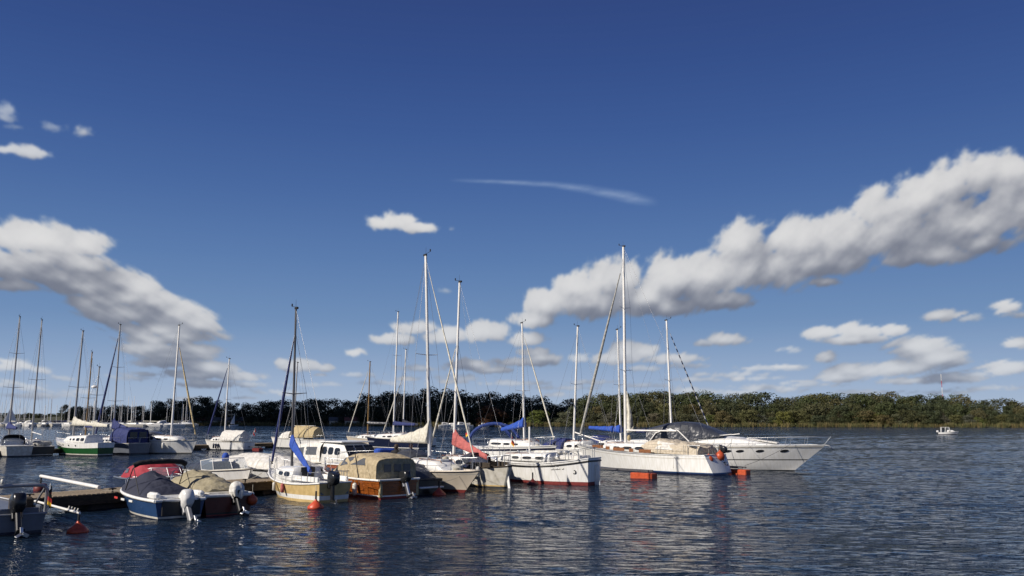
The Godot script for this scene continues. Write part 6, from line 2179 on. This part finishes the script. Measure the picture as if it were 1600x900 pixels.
func make_trees() -> void:
	var rng := RandomNumberGenerator.new()
	rng.seed = 2024
	var pal := {
		"dark": ["leaf_shade_dark", Color(0.010, 0.017, 0.006), Color(0.022, 0.031, 0.011), 0],  # cloud shade on the left wood, put into the leaf colour
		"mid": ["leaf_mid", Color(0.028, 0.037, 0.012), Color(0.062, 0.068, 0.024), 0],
		"olive": ["leaf_olive", Color(0.055, 0.056, 0.020), Color(0.115, 0.100, 0.040), 2],
		"yellow": ["leaf_yellow", Color(0.07, 0.084, 0.016), Color(0.13, 0.14, 0.028), 2],
		"rust": ["leaf_rust", Color(0.070, 0.032, 0.012), Color(0.125, 0.060, 0.022), 2],
		"grey": ["leaf_grey", Color(0.065, 0.066, 0.042), Color(0.125, 0.118, 0.080), 2]}
	var crowns := {}
	for k in pal:
		crowns[k] = []
		for v in 4:
			var hue: Color = [Color(1, 1, 1), Color(1.16, 1.04, 0.95), Color(0.86, 0.95, 1.0), Color(1.02, 1.12, 0.9)][v]  # four kinds of tree
			crowns[k].append(crown_mesh(100 + v * 7 + k.length() * 31, pal[k][1] * hue, pal[k][2] * hue, pal[k][3]))
	var trunks := [trunk_mesh(1), trunk_mesh(2), trunk_mesh(3)]
	var names := {"dark": ["broadleaf_tree", "shade-tinted green tree in the shady wood along the far shore", "tree", "trees of the dark wood"], "mid": ["broadleaf_tree", "mid green tree in the wood behind the reeds", "tree", "trees of the green wood"], "olive": ["willow_bush", "olive brown willow bush at the foot of the green wood", "bush", "bushes along the reeds"], "yellow": ["willow_bush", "yellow green willow bush by the reeds", "bush", "yellow green bushes along the reeds"], "rust": ["broadleaf_tree", "rust brown autumn tree before the dark wood", "tree", ""], "grey": ["willow_bush", "pale grey green willow bush by the reeds", "bush", "pale bushes along the reeds"]}
	var put := func(kind: String, px: float, back: float, tall: float, wide: float, label := "", where := "") -> void:
		var d: float = shore_at(px) + back
		var o := thing(names[kind][0], label if label else (names[kind][1] if where == "" else {"dark": "shade-tinted green tree standing ", "mid": "mid green tree standing ", "olive": "olive brown willow standing "}[kind] + ("" if kind != "dark" else "in shade ") + where), names[kind][2], Vector3((px - 800.0) / 1340.0 * d, ground_y(back) - 0.2, -d), rng.randf() * TAUV, "" if label else names[kind][3])
		o.scale = Vector3(wide, tall, wide)
		piece(o, "trunk", trunks[rng.randi() % 3], "bark")
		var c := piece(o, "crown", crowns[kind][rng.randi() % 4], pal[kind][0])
		c.rotation.y = rng.randf() * TAUV
	var need := func(px: float, back: float, share: float) -> float:
		var d: float = shore_at(px) + back
		return (4.2 + skyline(px) * d / 1000.0 - ground_y(back)) * share * 1.06
	# the wood: three rows deep
	for row in 3:
		var px := 114.0 + row * 4.0
		while px < 1880.0:
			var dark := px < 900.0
			var back: float = [44.0, 26.0, 13.0][row] + rng.randf_range(-4.0, 4.0)
			var share: float = [1.0, 0.86, 0.66][row] * rng.randf_range(0.84, 1.06)
			var tall: float = need.call(px, back, share)
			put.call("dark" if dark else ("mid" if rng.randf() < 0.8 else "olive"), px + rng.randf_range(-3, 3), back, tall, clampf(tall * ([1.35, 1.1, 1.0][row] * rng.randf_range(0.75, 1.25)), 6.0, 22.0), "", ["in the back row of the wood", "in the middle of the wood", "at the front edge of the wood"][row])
			px += [27.0, 22.0, 21.0][row] * rng.randf_range(0.6, 1.4)
	# bushes along the water
	var bx := 120.0
	while bx < 1880.0:
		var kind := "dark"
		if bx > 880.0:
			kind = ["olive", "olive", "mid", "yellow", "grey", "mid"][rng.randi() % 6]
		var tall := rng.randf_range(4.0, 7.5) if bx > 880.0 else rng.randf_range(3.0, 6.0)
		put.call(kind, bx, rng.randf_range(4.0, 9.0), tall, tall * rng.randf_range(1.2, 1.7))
		bx += rng.randf_range(12.0, 22.0)
	put.call("rust", 771.0, 4.0, 9.5, 15.0, "round rust brown autumn tree before the dark wood")
	put.call("yellow", 841.0, 4.0, 8.0, 11.0, "round yellow green tree before the dark wood")
	put.call("mid", 128.0, 2.0, 11.0, 8.0, "sunlit green tree at the left end of the dark wood")
	# a low hazy wood far across the lake on the left
	for i in 60:
		var k := -0.64 + i * 0.0024 + rng.randf_range(-0.001, 0.001)
		var d := 1330.0 + rng.randf_range(0.0, 90.0)
		var o := thing("broadleaf_tree", "tree of the low wood far across the lake", "tree", Vector3(k * d, 2.0, -d), rng.randf() * TAUV, "trees far across the lake")
		var tall := rng.randf_range(8.0, 13.0)
		o.scale = Vector3(tall * 1.3, tall, tall * 1.3)
		piece(o, "trunk", trunks[rng.randi() % 3], "bark")
		piece(o, "crown", crowns["mid"][rng.randi() % 4], "leaf_mid")


# the drifting cumulus that keeps the left part of the wood in shade; it stands outside the picture, towards the sun
func make_shading_cloud() -> void:
	var rng := RandomNumberGenerator.new()
	rng.seed = 41
	var over := Vector3(-118.0, 0, -480.0) + sun_dir * (350.0 / sun_dir.y)
	var st := new_st()
	var along := Vector3(0.955, 0, 0.297)
	var across := Vector3(-0.297, 0, 0.955)
	for i in 40:
		var t := rng.randf_range(-1.0, 1.0)
		var w := sqrt(1.0 - t * t * 0.8)
		var c := along * t * 150.0 + across * rng.randf_range(-1.0, 1.0) * 34.0 * w + Vector3(0, rng.randf_range(-4.0, 26.0) * w, 0)
		var r := rng.randf_range(22.0, 40.0) * (0.5 + 0.5 * w)
		ball(st, c, Vector3(r, r * 0.62, r), 14)
	lone("cloud", st, "cloud_white", "white cumulus cloud drifting over the left shore", "cloud", over)


# the quay the view is taken from
func make_quay() -> void:
	var st := new_st()
	box(st, Vector3(0, 0.2, 38.0), Vector3(400.0, 2.4, 80.0), 0.05)
	var o := part(self, "quay", st, "paving")
	tag(o, "", "", "", "structure")
